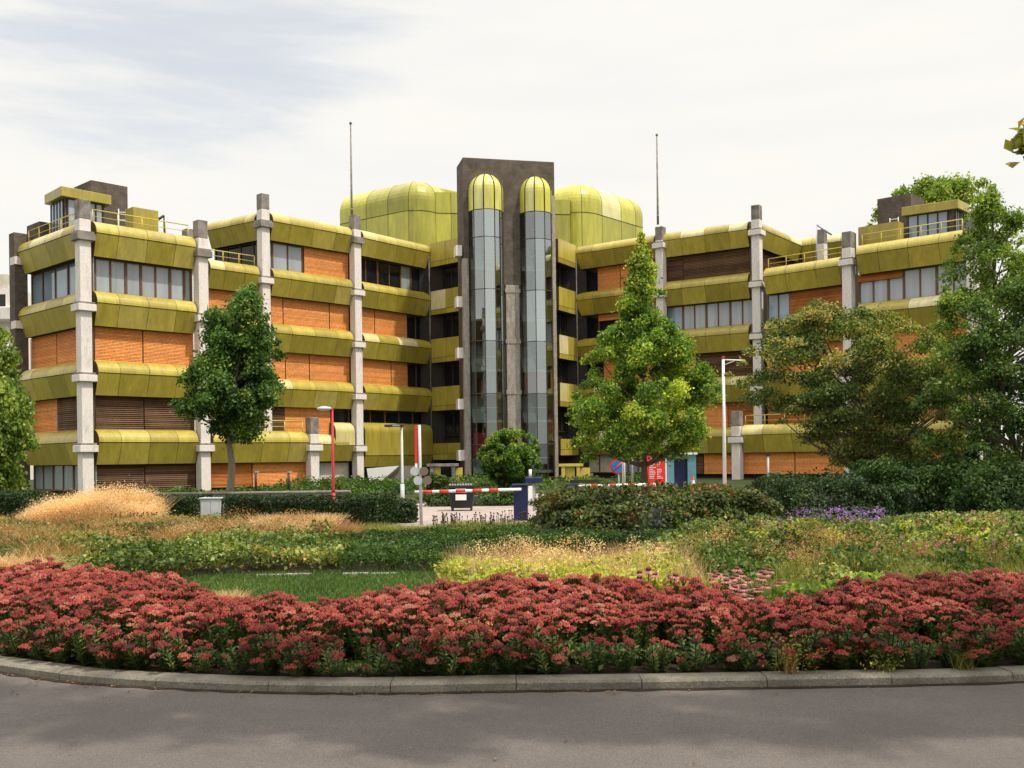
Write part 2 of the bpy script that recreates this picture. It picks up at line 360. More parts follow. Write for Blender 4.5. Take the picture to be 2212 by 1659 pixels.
e0, e1 = gp(548, 1256), gp(860, 1252)
for k in range(5):
    a = e0.lerp(e1, k / 5 + .01); b = e0.lerp(e1, (k + 1) / 5 - .01)
    if k == 2: continue
    st.slab([(a.x, a.y), (b.x, b.y), (b.x, b.y + .16), (a.x, a.y + .16)], .06, .098 + .006 * (k % 2))
tag(st.build('stone_edging', M['edging']), kind='structure')

# ------------------------------------------------------------------ the office building
class Fac:
    def __init__(s, p0, p1, dz=0.0):
        s.p0 = Vector(p0); s.p1 = Vector(p1); d = s.p1 - s.p0; s.len = d.length; s.u = d / s.len; s.n = Vector((s.u.y, -s.u.x)); s.dz = dz
    def P(s, t, o, z): q = s.p0 + s.u * t + s.n * o; return (q.x, q.y, z)
    def box(s, b, t0, t1, o0, o1, z0, z1, m=0, t=.5):
        P = s.P; b.prism([P(t0, o1, z0), P(t1, o1, z0), P(t1, o0, z0), P(t0, o0, z0)], [P(t0, o1, z1), P(t1, o1, z1), P(t1, o0, z1), P(t0, o0, z1)], m, t)
P0, P1, P2, PA = cp(42, 137.4), cp(182, 152), cp(436, 139.5), cp(672, 129)
BL, P3, P4, PD, PI = cp(448, 126.5), cp(572, 121), cp(770, 112), cp(930, 103.3), cp(1000, 106.6)
DZ = .25
RI, RC, R4, R3 = cp(1207, 104), cp(1247, 100.2), cp(1430, 106), cp(1638, 112)
GR, R2, RH, R1, RG = cp(1822, 120.6), cp(1835, 125.7), cp(1851, 127), cp(2105, 137), cp(1590, 118)
ROOT = thing('office_building', (0, 85, 0), 'long staggered office block with olive gold rounded spandrels, concrete columns and orange blinds', 'building')

def rail_tint(): 
    r = random.random()
    return random.uniform(.86, 1.0) if r < .12 else random.uniform(.3, .8)
def spandrel(F, t0, t1, l, npan=4, ztop=.49, zseam=.30, zbot=-.02, oseam=.20, obot=-.22, otop=-.60, mat='panel', flat=False):
    dz = F.dz; b = MB(); e = .012
    w = (t1 - t0) / (npan - .5) if npan > 2 else (t1 - t0) / npan
    cuts = [t0]
    for i in range(npan - 1): cuts.append(t0 + w * (i + .75 if npan > 2 else i + 1))
    cuts.append(t1)
    zb, zs, zt = lev(l + zbot, dz), lev(l + zseam, dz), lev(l + ztop, dz)
    h = zt - zs
    if flat: prof_r = [(oseam, zs + .015), (oseam, zt)]
    else:
        hh = max(0, h - .80)
        prof_r = [(oseam + .03, zs + .02), (oseam + .03, zs + .02 + hh)]
        for a in np.linspace(0, math.pi / 2, 9)[1:]:
            prof_r.append((otop + (oseam + .03 - otop) * math.cos(a), zs + .02 + hh + (h - .02 - hh) * math.sin(a)))
    for i in range(len(cuts) - 1):
        a, c = cuts[i] + e, cuts[i + 1] - e
        b.poly([F.P(a, obot, zb), F.P(c, obot, zb), F.P(c, oseam, zs - .02), F.P(a, oseam, zs - .02)], 0, random.uniform(.15, .8))
        t = rail_tint()
        for j in range(len(prof_r) - 1):
            (o1, z1), (o2, z2) = prof_r[j], prof_r[j + 1]
            b.poly([F.P(a, o1, z1), F.P(c, o1, z1), F.P(c, o2, z2), F.P(a, o2, z2)], 0, t)
            b.sm[-1] = not flat and j > 0
    pr = [(obot - .05, zb + .02), (oseam - .04, zs - .02)] + [(o - .04, z - .03 if k else z) for k, (o, z) in enumerate(prof_r)] + [(min(otop, -.35) - .5, zt - .05), (min(otop, -.35) - .5, zb + .02)]
    b.prism([F.P(t0 + .01, o, z) for o, z in pr], [F.P(t1 - .01, o, z) for o, z in pr], 1)
    for ti in (t0, t1 - .03):                                     # end plates
        b.prism([F.P(ti, o + .03, z) for o, z in pr], [F.P(ti + .03, o + .03, z) for o, z in pr], 2)
    ob = b.build('spandrel', [M[mat], M['seam'], M['endcap']], ROOT)
    return ob
OG = -.78
def slats(F, b, a, c, z0, z1, o, pitch=.09, tilt=.05, m=0):
    k = int((z1 - z0) / pitch)
    for i in range(k):
        z = z0 + i * pitch; tt = random.random()
        b.poly([F.P(a, o + tilt, z), F.P(c, o + tilt, z), F.P(c, o, z + pitch * .98), F.P(a, o, z + pitch * .98)], m, tt)
def strip(F, t0, t1, zb, zt, segs, frame='frame'):
    """one ribbon window: segs = (from, to, kind, panes[, top fraction])"""
    ln = t1 - t0; g = MB(); kinds = ['glass', 'bglass', 'dglass', 'gglass', 'cream']
    for sg in segs:
        a, c = t0 + ln * sg[0], t0 + ln * sg[1]; k = sg[2]
        gk = {'orange': 'dglass', 'brown': 'dglass', 'rust': 'dglass', 'half': 'glass'}.get(k, k)
        if k not in ('glass', 'bglass', 'gglass', 'half'):
            F.box(g, a, c, OG - .06, OG, zb, zt, kinds.index(gk))
        else:
            n = sg[3]
            for i in range(n):
                F.box(g, a + (c - a) * i / n, a + (c - a) * (i + 1) / n, OG - .06, OG + .002 * (i % 2), zb, zt, kinds.index(gk), random.random())
    w = g.build('window', [M[k] for k in kinds], ROOT)
    f = MB(); F.box(f, t0, t1, OG + .01, OG + .07, zb, zb + .1); F.box(f, t0, t1, OG + .01, OG + .07, zt - .12, zt)
    for sg in segs:
        a, c = t0 + ln * sg[0], t0 + ln * sg[1]; n = sg[3]
        for i in range(n + 1):
            q = a + (c - a) * i / n; wd = .075 if i in (0, n) else (.05 if i % 2 else .085)
            q = min(max(q, t0 + wd), t1 - wd)
            F.box(f, q - wd, q + wd, OG + .012, OG + .06 + .004 * (i % 3) + .012 * (i == 0), zb + .1, zt - .12)
    f.build('window_frame', M[frame], w)
    for sg in segs:
        a, c = t0 + ln * sg[0] + .04, t0 + ln * sg[1] - .04
        if sg[2] in ('orange', 'brown', 'rust', 'half'):
            b = MB(); low = zb + .06
            if sg[2] == 'half': low = zt - .5
            if len(sg) > 4: low = zt - (zt - zb) * sg[4]
            slats(F, b, a, c, low, zt - .03, OG + .16, tilt=.035 if sg[2] != 'brown' else .075, pitch=.088 if sg[2] != 'brown' else .12)
            F.box(b, a, c, OG + .15, OG + .22, low - .05, low, 0, .1)
            b.build('blind', M[{'orange': 'orange', 'brown': 'brown_blind', 'rust': 'rust_blind', 'half': 'rust_blind'}[sg[2]]], w)
    return w
def facade(F, t0, t1, levels, wins, npan=4, topmat='panel'):
    for l in levels: spandrel(F, t0, t1, l, npan)
    for l, segs in wins.items():
        zt = lev(l - .005, F.dz); zb = lev(l - 1 + .475, F.dz) if l > 0 else .14 + F.dz
        strip(F, t0 - .25, t1 + .2, zb, zt, segs)
def column(p, u, top, belts, w=.34, z0=-.1, dz=0.0, dark=True):
    b = MB(); zt = lev(top, dz)
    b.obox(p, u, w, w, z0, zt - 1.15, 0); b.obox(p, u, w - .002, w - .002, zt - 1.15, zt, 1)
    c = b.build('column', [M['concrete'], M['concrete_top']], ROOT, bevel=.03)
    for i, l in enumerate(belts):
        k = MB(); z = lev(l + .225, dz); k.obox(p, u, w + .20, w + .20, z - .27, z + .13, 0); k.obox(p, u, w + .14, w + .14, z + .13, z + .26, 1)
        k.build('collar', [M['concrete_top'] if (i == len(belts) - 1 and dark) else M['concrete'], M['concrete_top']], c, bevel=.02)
    return c
def railing(F, t0, t1, l, o=-.45, h=.78):
    z = lev(l + .47, F.dz); b = MB(); k = max(2, round((t1 - t0) / 1.5))
    for i in range(k + 1): 
        t = t0 + (t1 - t0) * i / k; b.tube([F.P(t, o, z - .15), F.P(t, o, z + h)], .032, 6)
    b.tube([F.P(t0, o, z + h), F.P(t1, o, z + h)], .035, 6); b.tube([F.P(t0, o, z + h * .5), F.P(t1, o, z + h * .5)], .018, 6)
    return b.build('railing', M['rail'], ROOT)
def inset(poly, d):
    n = len(poly); out = []; poly = [Vector(p) for p in poly]
    for i in range(n):
        a, b, c = poly[i - 1], poly[i], poly[(i + 1) % n]
        u1, u2 = (b - a).normalized(), (c - b).normalized(); n1, n2 = Vector((-u1.y, u1.x)), Vector((-u2.y, u2.x))
        m = (n1 + n2); m = m / max(.3, m.dot(n1)); out.append(b + m * d)
    return out
def mass(poly, l, dz=0.0, d=.86, name='wall'):
    MB().slab(inset(poly, d), -.1, lev(l, dz)).build(name, M['core'], ROOT)

FA = Fac(P1, P2); FAL = Fac(P0, P1); FB0 = Fac(P2, PA); FB = Fac(BL, P3); FC = Fac(P3, P4); FD = Fac(P4, PD); FI = Fac(PD, PI)
cs_end = cp(449, 115.5); FCS = Fac(cs_end, P3)
FRI = Fac(RI, RC, DZ); FE = Fac(RC, R4, DZ); FF = Fac(R4, R3, DZ); FG = Fac(cp(1646, 113.6), GR, DZ); FH = Fac(RH, R1, DZ); FG0 = Fac(RG, R2, DZ)
fs_end = cp(1732, 102.7); FFS = Fac(R3, fs_end, DZ); FGB = Fac(fs_end, cp(1845, 105.6), DZ)
bk = Vector((-.70, .71)); bkr = Vector((.62, .78))
# solid bodies behind the windows
mass([P1, P2, P2 + bk * 9, P0 + Vector((.5, .5))], 3.36)
mass([P2 + bk * .2, PA, PA + bk * 9, P2 + bk * 9], .34)
mass([BL, P3, P3 + bk * 7, BL + bk * 7], 3.34)
mass([P3, P4, P4 + bk * 9, P3 + bk * 9], 4.35)
mass([P4, PD, PD + bk * 9, P4 + bk * 9], 4.34, d=.9)
mass([PD, PI, RI, RC, RC + Vector((0, 9)), PD + Vector((0, 9))], 4.33, d=.9)
mass([RC, R4, R4 + bkr * 9, RC + bkr * 9], 4.34, DZ, d=.9)
mass([R4, R3, R3 + bkr * 9, R4 + bkr * 9], 4.35, DZ)
mass([FG.p0, GR, GR + bkr * 8, FG.p0 + bkr * 8], 3.34, DZ)
mass([RG, R2, R2 + bkr * 8, RG + bkr * 8], .34, DZ)
mass([RH, R1, R1 + bkr * 9, RH + bkr * 9], 3.36, DZ)
mass([FGB.p0, FGB.p1, FGB.p1 + Vector((-2, 5)), FGB.p0 + Vector((-3, 4))], 4.35, DZ)

O = 'orange'
# left wing, outer block: left face and front
facade(FAL, .45, FAL.len - .62, [0, 1, 2, 3], {3: [(0, .2, 'bglass', 1), (.2, .62, 'bglass', 2), (.62, 1, 'bglass', 2)], 2: [(0, .46, O, 1), (.46, 1, O, 1)],
       1: [(0, .46, O, 1), (.46, 1, 'brown', 1)], 0: [(0, 1, 'gglass', 6)]}, 4)
facade(FA, .72, FA.len - .42, [0, 1, 2, 3], {3: [(0, .08, 'glass', 1), (.08, .5, 'glass', 3), (.5, .92, 'glass', 3), (.92, 1, 'glass', 1)], 2: [(0, .5, O, 1), (.5, 1, O, 1)],
       1: [(0, .5, 'brown', 1), (.5, 1, 'brown', 1)], 0: [(0, .5, 'brown', 2), (.5, 1, 'brown', 2)]}, 4)
facade(FB, .2, FB.len - .45, [1, 2, 3], {3: [(0, .8, O, 1), (.8, 1, 'dglass', 1)], 2: [(0, 1, O, 2)], 1: [(0, 1, 'brown', 2)]}, 3)
facade(FB0, .6, FB0.len - .35, [0], {0: [(0, .45, 'rust', 2), (.45, 1, O, 1)]}, 4)
facade(FC, .72, FC.len - .42, [1, 2, 3, 4], {4: [(0, .1, 'glass', 1), (.1, .45, 'glass', 2), (.45, 1, O, 1)], 3: [(0, .2, O, 1), (.2, .75, O, 1), (.75, 1, O, 1)],
       2: [(0, .22, O, 1), (.22, .5, O, 1), (.5, 1, O, 1)], 1: [(0, .2, 'brown', 1), (.2, .75, O, 1), (.75, 1, 'dglass', 1)]}, 4)
spandrel(FC, 2.2, FC.len - 1.0, 0, 3); spandrel(FC, FC.len - 2.3, FC.len - .42, 0, 1, ztop=.72, zseam=.28, oseam=.18)
strip(FC, 1.5, FC.len - .2, .14, lev(-.02), [(0, .55, 'glass', 3), (.55, 1, 'cream', 1)], 'dframe')
facade(FD, .72, FD.len - .1, [1, 2, 3, 4], {4: [(0, .65, 'dglass', 4), (.65, .8, 'gglass', 1), (.8, 1, 'dglass', 1)], 3: [(0, .26, O, 1), (.26, .72, O, 1), (.72, 1, 'dglass', 2)],
       2: [(0, .48, O, 1), (.48, .72, O, 1), (.72, 1, 'dglass', 2)], 1: [(0, 1, 'dglass', 5)]}, 4)
spandrel(FD, .6, FD.len - .1, 0, 1, ztop=.73, zseam=.08, zbot=-.14, obot=-.1)
facade(FCS, .3, FCS.len - .7, [4], {4: [(0, 1, 'dglass', 4)]}, 4)
# right wing
facade(FE, .1, FE.len - .55, [0, 1, 2, 3, 4], {4: [(0, .24, 'dglass', 1), (.24, .52, O, 1), (.52, 1, O, 1)], 3: [(0, .24, 'dglass', 1), (.24, 1, O, 2, .28)], 2: [(0, .3, 'dglass', 1), (.3, 1, O, 2)],
       1: [(0, .3, 'dglass', 1), (.3, 1, O, 2)], 0: [(0, .45, 'cream', 2), (.45, .7, 'glass', 2), (.7, 1, 'cream', 1)]}, 4)
facade(FF, .3, FF.len - .72, [1, 2, 3, 4], {4: [(0, .22, 'brown', 1), (.22, 1, 'brown', 5)], 3: [(0, .2, 'bglass', 1), (.2, 1, 'glass', 6)], 2: [(0, .35, O, 1), (.35, 1, 'brown', 2)],
       1: [(0, .4, O, 1), (.4, .7, O, 1), (.7, 1, 'rust', 1)]}, 4)
strip(FF, 0, FF.len, .3, lev(-.02, DZ), [(0, .4, 'brown', 2), (.4, .7, O, 1), (.7, 1, O, 1)], 'dframe'); spandrel(FF, .3, FF.len - .7, 0, 4)
facade(FG, .3, FG.len - .2, [1, 2, 3], {3: [(0, .3, 'bglass', 2), (.3, 1, 'rust', 2)], 2: [(0, 1, O, 2)], 1: [(0, 1, 'rust', 2)]}, 3)
facade(FH, .1, FH.len - .6, [0, 1, 2, 3], {3: [(0, .42, 'half', 3), (.42, 1, 'glass', 4)], 2: [(0, 1, O, 2)], 1: [(0, 1, 'rust', 2)], 0: [(0, 1, O, 2)]}, 4)
facade(FG0, .4, FG0.len - .4, [0], {0: [(0, .5, O, 1), (.5, 1, O, 1)]}, 4)
facade(FFS, .7, FFS.len - .1, [4], {4: [(0, 1, 'brown', 4)]}, 3)
facade(FGB, .1, FGB.len, [4], {4: [(0, .6, 'dglass', 2), (.6, 1, 'bglass', 2)]}, 4)
# golden flat panels beside the tower
for p, q in ((PD, Vector((.1, .5))), (RC, Vector((-.1, .5)))):
    MB().obox(p + q, (1, 0), 1.0, .55, -.1, lev(4.3)).build('wall', M['core'], ROOT)
for F_, e0, e1 in ((FI, .15, FI.len - .1), (FRI, .05, FRI.len - .1)):
    for l in range(0, 5):
        spandrel(F_, e0, e1, l, 2, ztop=.49 if l else .32, zbot=-.0 if l else -.02, zseam=.1, oseam=.05, obot=.03, flat=True)
        if l: strip(F_, -.2, F_.len + .2, lev(l - 1 + .47, F_.dz), lev(l + .02, F_.dz), [(0, 1, 'dglass', 4)], 'dframe')
# columns
u45 = FA.u
column(P1, u45, 3.74, [0, 1, 2, 3]); column(P2, u45, 3.73, [0, 1, 2, 3]); column(P3, FC.u, 4.76, [0, 1, 2, 3, 4]); column(P4, FC.u, 4.71, [0, 1, 2, 3, 4]); column(PA, FB0.u, .72, [0], dark=False)
column(cp(411, 131), u45, 3.83, [3])
b = MB(); b.obox(P0, FAL.u, .42, .42, -.1, lev(3.62)); 
c = b.build('column', M['brick'], ROOT, bevel=.02)
for l in range(4):
    k = MB(); k.obox(P0 + Vector((.12, -.1)), FAL.u, .40, .44, lev(l + .12), lev(l + .24)); k.build('collar', M['concrete'], c)
column(R4, FE.u, 4.60, [0, 1, 2, 3, 4], dz=DZ, dark=False); column(R3, FF.u, 4.74, [0, 1, 2, 3, 4], dz=DZ, dark=False); column(R2, FH.u, 3.74, [0, 1, 2, 3], dz=DZ, dark=False)
column(R1, FH.u, 3.6, [0, 1, 2, 3], dz=DZ, dark=False); column(RG, FG0.u, .74, [0], dz=DZ, dark=False)
column(cp(1779, 112), FH.u, 4.26, [], w=.3, z0=10, dz=DZ)
# railings
railing(FA, .8, FA.len - .6, 3); railing(FAL, .6, FAL.len - .8, 3); railing(FB, .3, FB.len - .5, 3); railing(FB0, .6, FB0.len - .5, 0)
railing(FG, .4, FG.len - .2, 3); railing(FH, .3, FH.len - .8, 3); railing(FG0, .5, FG0.len - .4, 0)
# masts on two columns
for p, tx, ty, dz in ((P4, 749, 267, 0), (R4, 1435, 292, DZ)):
    q = wp(tx, ty, p.y); b = MB(); x0 = Vector((p.x - .22, p.y - .1, lev(4.65, dz))); 
    b.tube([x0, x0 + Vector((0, 0, 1.6)), Vector((x0.x, x0.y, q.z))], [.10, .085, .05], 8); b.ball((x0.x, x0.y, q.z), .12, n=8); b.tube([x0 + Vector((0, 0, .6)), x0 + Vector((0, 0, .8))], .1, 8)
    b.build('mast', M['concrete_top'], ROOT)
# rain pipes in the inner corners
for p in (PD, RC):
    b = MB(); q = Vector((p.x, p.y - .15)); b.tube([(q.x, q.y, 2), (q.x, q.y, lev(4.35))], .06, 8); b.build('rain_pipe', M['concrete_top'], ROOT)

# rounded lime yellow plant rooms on the roof
def sweep(name, path, prof, mat, parent, per=2.6, zsplit=None, close_back=None):
    """path: plan points left to right; outward = to the right-hand side; prof: (outset, z)"""
    n = len(path); nor = []
    for i in range(n):
        t = (path[min(i + 1, n - 1)] - path[max(i - 1, 0)]).normalized(); nor.append(Vector((t.y, -t.x)))
    b = MB(); dist = 0; ti = {}
    for i in range(n - 1):
        seg = (path[i + 1] - path[i]).length; k = int(dist / per); dist += seg
        for j in range(len(prof) - 1):
            key = (k, prof[j][1] >= (zsplit or 0)); ti.setdefault(key, random.choice([.05, .4, .6, .7, .85, 1.0, .2]))
            q = []
            for (ii, jj) in ((i, j), (i + 1, j), (i + 1, j + 1), (i, j + 1)):
                p = path[ii] + nor[ii] * prof[jj][0]; q.append((p.x, p.y, prof[jj][1]))
            b.poly(q, 0, ti[key]); b.sm[-1] = True
    # joints
    dist = 0; last = 0
    for i in range(n - 1):
        dist += (path[i + 1] - path[i]).length
        if int(dist / per) != last:
            last = int(dist / per)
            pts = [(path[i + 1] + nor[i + 1] * (o + .005)).to_3d() + Vector((0, 0, z)) for o, z in prof]
            b.tube(pts, .018, 4, 1)
    if zsplit:
        o_ = [o for o, z in prof if z <= zsplit][-1]
        b.tube([(path[i] + nor[i] * (o_ + .005)).to_3d() + Vector((0, 0, zsplit)) for i in range(n)], .03, 4, 1)
    # roof and ends
    tp = [path[i] + nor[i] * prof[-1][0] for i in range(n)]
    if close_back:
        b.poly([(p.x, p.y, prof[-1][1]) for p in tp] + [(p[0], p[1], prof[-1][1]) for p in close_back], 0, .5)
        for e, bp in ((0, close_back[-1]), (n - 1, close_back[0])):
            pr = [path[e] + nor[e] * o for o, z in prof]
            b.poly([(p.x, p.y, z) for p, (o, z) in zip(pr, prof)] + [(bp[0], bp[1], prof[-1][1]), (bp[0], bp[1], prof[0][1])], 0, .45)
    return b.build(name, [M[mat], M['seam']], parent)
def subdiv(pts, arcs, step=.65):
    """round the corners of a plan polyline: arcs[i] = radius at point i"""
    out = []; P = [Vector(p) for p in pts]
    for i, p in enumerate(P):
        r = arcs.get(i, 0)
        if r and 0 < i < len(P) - 1:
            a, c = P[i - 1], P[i + 1]; da, dc = (a - p).normalized(), (c - p).normalized(); s0, s1 = p + da * r, p + dc * r
            for k in range(9):
                t = k / 8; out.append((s0 * (1 - t) + p * t) * (1 - t) + (p * (1 - t) + s1 * t) * t)
        else: out.append(p)
    res = [out[0]]
    for a, c in zip(out, out[1:]):
        k = max(1, int((c - a).length / step)); res += [a.lerp(c, j / k) for j in range(1, k + 1)]
    return res
def arcprof(z0, zs, zt, r):
    return [(0, z0), (0, z0 + (zs - z0) * .84), (0, zs)] + [(-(1 - math.cos(a)) * r, zs + (zt - zs) * math.sin(a)) for a in np.linspace(0, math.pi / 2, 10)[1:]]
a0, a1, a2 = cp(738, 92.6), cp(908, 98.6), cp(968, 95.4)
sweep('plant_room', subdiv([a0, a1, a2], {1: 2.4}), arcprof(lev(4.2), lev(5.76), lev(6.24), 1.9), 'lime', ROOT, 2.9, lev(5.5), [(a2.x + 3, a2.y + 5), (a0.x + 5, a0.y + 5)])
a0, a1 = cp(930, 96.6), cp(1010, 96.2)
sweep('plant_room', subdiv([a0, a1], {}), [(0, lev(4.2)), (0, lev(5.5)), (0, lev(5.97)), (-.2, lev(5.98))], 'lime', ROOT, 1.75, lev(5.5), [(a1.x, a1.y + 5), (a0.x, a0.y + 5)])
a0, a1, a2 = cp(1195, 93.4), cp(1264, 95.6), cp(1392, 88.4)
sweep('plant_room', subdiv([a0, a1, a2], {1: 2.4}), arcprof(lev(4.2, DZ), lev(5.78, DZ), lev(6.26, DZ), 1.9), 'lime', ROOT, 2.9, lev(5.52, DZ), [(a2.x - 4, a2.y + 6), (a0.x, a0.y + 6)])
a0, a1 = cp(1195, 95.5), cp(1236, 95.3)
sweep('plant_room', subdiv([a0, a1], {}), [(0, lev(4.2)), (0, lev(5.5)), (0, lev(5.83)), (-.2, lev(5.84))], 'lime', ROOT, 1.75, lev(5.5), [(a1.x, a1.y + 4), (a0.x, a0.y + 4)])

# roof cabins with ladder and davit
def cabin(corner, le, ri, ztop, zbot, zroof, brick_c, brick_h, bu, lad, dz=0.0):
    back = le + ri - corner; b = MB(); pl = [le, corner, ri, back]
    b.slab(inset([corner, ri, back, le], .35), zroof, zbot, 0)
    c = b.build('roof_cabin', M['brick'], ROOT)
    MB().slab(pl, zbot, ztop, 0, .4).build('cabin_fascia', M['panel'], c, bevel=.03)
    for A, B_, k0, k1, n, mt in ((le, corner, .1, .8, 4, 'bglass'), (corner, ri, .16, .5, 2, 'glass'), (corner, ri, .58, .86, 2, 'glass')):
        F_ = Fac(A, B_); w = MB(); F_.box(w, F_.len * k0, F_.len * k1, -.4, -.31, zroof + .9, zbot - .08)
        wo = w.build('cabin_window', M[mt], c); f = MB()
        for i in range(n + 1): t = F_.len * (k0 + (k1 - k0) * i / n); F_.box(f, t - .05, t + .05, -.4, -.27, zroof + .9, zbot - .08)
        f.build('window_frame', M['dframe'], wo)
    MB().obox(brick_c, bu, 1.25, 1.3, zroof, brick_h).build('roof_housing', M['brick'], ROOT)
    l0, l1, zz0, zz1 = lad; lb = MB()
    for p in (l0, l1): lb.tube([(p.x, p.y, zz0), (p.x, p.y, zz1)], .03, 6)
    for i in range(5): z = zz0 + (zz1 - zz0) * (i + .6) / 5; lb.tube([(l0.x, l0.y, z), (l1.x, l1.y, z)], .025, 6)
    lb.build('ladder', M['white'], ROOT)
cabin(cp(137, 143), cp(100, 138.4), cp(245, 137.6), lev(4.2), lev(4.05), lev(3.3), cp(222, 132.5), lev(4.5), FA.u, (cp(260, 136.5), cp(276, 136.2), lev(3.4), lev(4.02)))
cabin(cp(2074, 128.8), cp(1951, 125), cp(2098, 126), lev(4.24), lev(4.09), lev(3.3), cp(1950, 119.5), lev(4.58), FH.u, (cp(1926, 123), cp(1944, 123.6), lev(3.75), lev(4.12)))
b = MB()                                                           # parapet box and hoist arm
FA.box(b, FA.len * .50, FA.len * .72, -2.4, -1.4, lev(3.4), lev(3.86), 0, .4); b.build('parapet_box', M['panel'], ROOT)
b = MB(); FH.box(b, -.5, FH.len * .3, -2.6, -1.6, lev(3.4, DZ), lev(3.86, DZ), 0, .3); b.build('parapet_box', M['panel'], ROOT)
b = MB(); q0, q1, q2 = Vector((*cp(318, 134), lev(3.78))), Vector((*cp(358, 134), lev(3.98))), Vector((*cp(358, 134), lev(3.45)))
b.tube([q0, q1], .09, 6); b.tube([q1, q2], .05, 6); b.tube([q0 + (q1 - q0) * .2, Vector((*cp(336, 134), lev(3.45)))], .04, 6); b.tube([q0 + (q1 - q0) * .6, Vector((*cp(336, 134), lev(3.45)))], .03, 6)
b.build('hoist_arm', M['dark'], ROOT)
b = MB(); q0, q1 = Vector((*cp(1768, 113), lev(4.32, DZ))), Vector((*cp(1800, 113), lev(4.12, DZ)))
b.tube([q0, q1], .08, 6); b.tube([q0, Vector((*cp(1765, 113), lev(3.5, DZ)))], .04, 6); b.build('hoist_arm', M['steel'], ROOT)
b = MB(); b.obox(cp(105, 136), FAL.u, 1.0, .9, lev(3.3), lev(3.78)); b.build('roof_housing', M['brick'], ROOT)

# ------------------------------------------------------------------ stair tower with two glazed half-cylinders
T0, T1 = cp(1005, 110.8), cp(1202, 108.6); FT = Fac(T0, T1)
tz = lev(5.87)
tw = MB()
bays = [(FT.len * .242, 1.42), (FT.len * .79, 1.34)]
zg0, zg1, zarc, ztopd = .25, lev(4.81), lev(5.21), lev(5.56)
# front wall: piers and lintel leave the two bays open
x = [0, bays[0][0] - bays[0][1] - .02, bays[0][0] + bays[0][1] + .02, bays[1][0] - bays[1][1] - .02, bays[1][0] + bays[1][1] + .02, FT.len]
FT.box(tw, x[0], x[1], -.5, 0, lev(3.9), tz); FT.box(tw, x[2], x[3], -.5, 0, lev(3.4), tz); FT.box(tw, x[4], x[5], -.5, 0, lev(2.0), tz)
FT.box(tw, x[1], x[2], -.5, -.003, zg1, tz); FT.box(tw, x[3], x[4], -.5, -.003, zg1, tz)
FT.box(tw, 0, .35, -2.9, -.5, -.1, tz - .003); FT.box(tw, FT.len - .35, FT.len, -2.9, -.5, -.1, tz - .003)
FT.box(tw, .35, FT.len - .35, -2.9, -.5, tz - .4, tz - .006)
TW = tw.build('stair_tower', M['brick'], ROOT)
b = MB(); FT.box(b, .35, FT.len - .35, -2.9, -2.7, -.1, tz - .4); b.build('tower_back_wall', pm('tower_back_wall', (.16, .18, .17), .8, .5, .35), TW)
b = MB(); FT.box(b, -.12, .36, -.55, .05, -.1, lev(3.9)); FT.box(b, x[2] + .12, x[3] - .12, -.5, .06, -.1, lev(3.4)); FT.box(b, FT.len - .26, FT.len + .03, -.5, .04, -.1, lev(5.2))
b.build('concrete_pier', M['pier'], TW, bevel=.03)
for l in range(0, 5):
    b = MB(); zz = lev(l - .04); FT.box(b, -.62, -.12, -1.2, -.2, zz, zz + .85); b.build('pier_block', M['concrete'], TW)
    b = MB(); FT.box(b, x[2] + .05, x[3] - .05, -.4, .1, lev(l - .75), lev(l - .67)); b.build('pier_band', M['pier'], TW)
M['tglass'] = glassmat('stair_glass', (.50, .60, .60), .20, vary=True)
zl = [zg1, lev(4.28), lev(3.27), lev(2.27), lev(1.25), lev(.26), zg0]
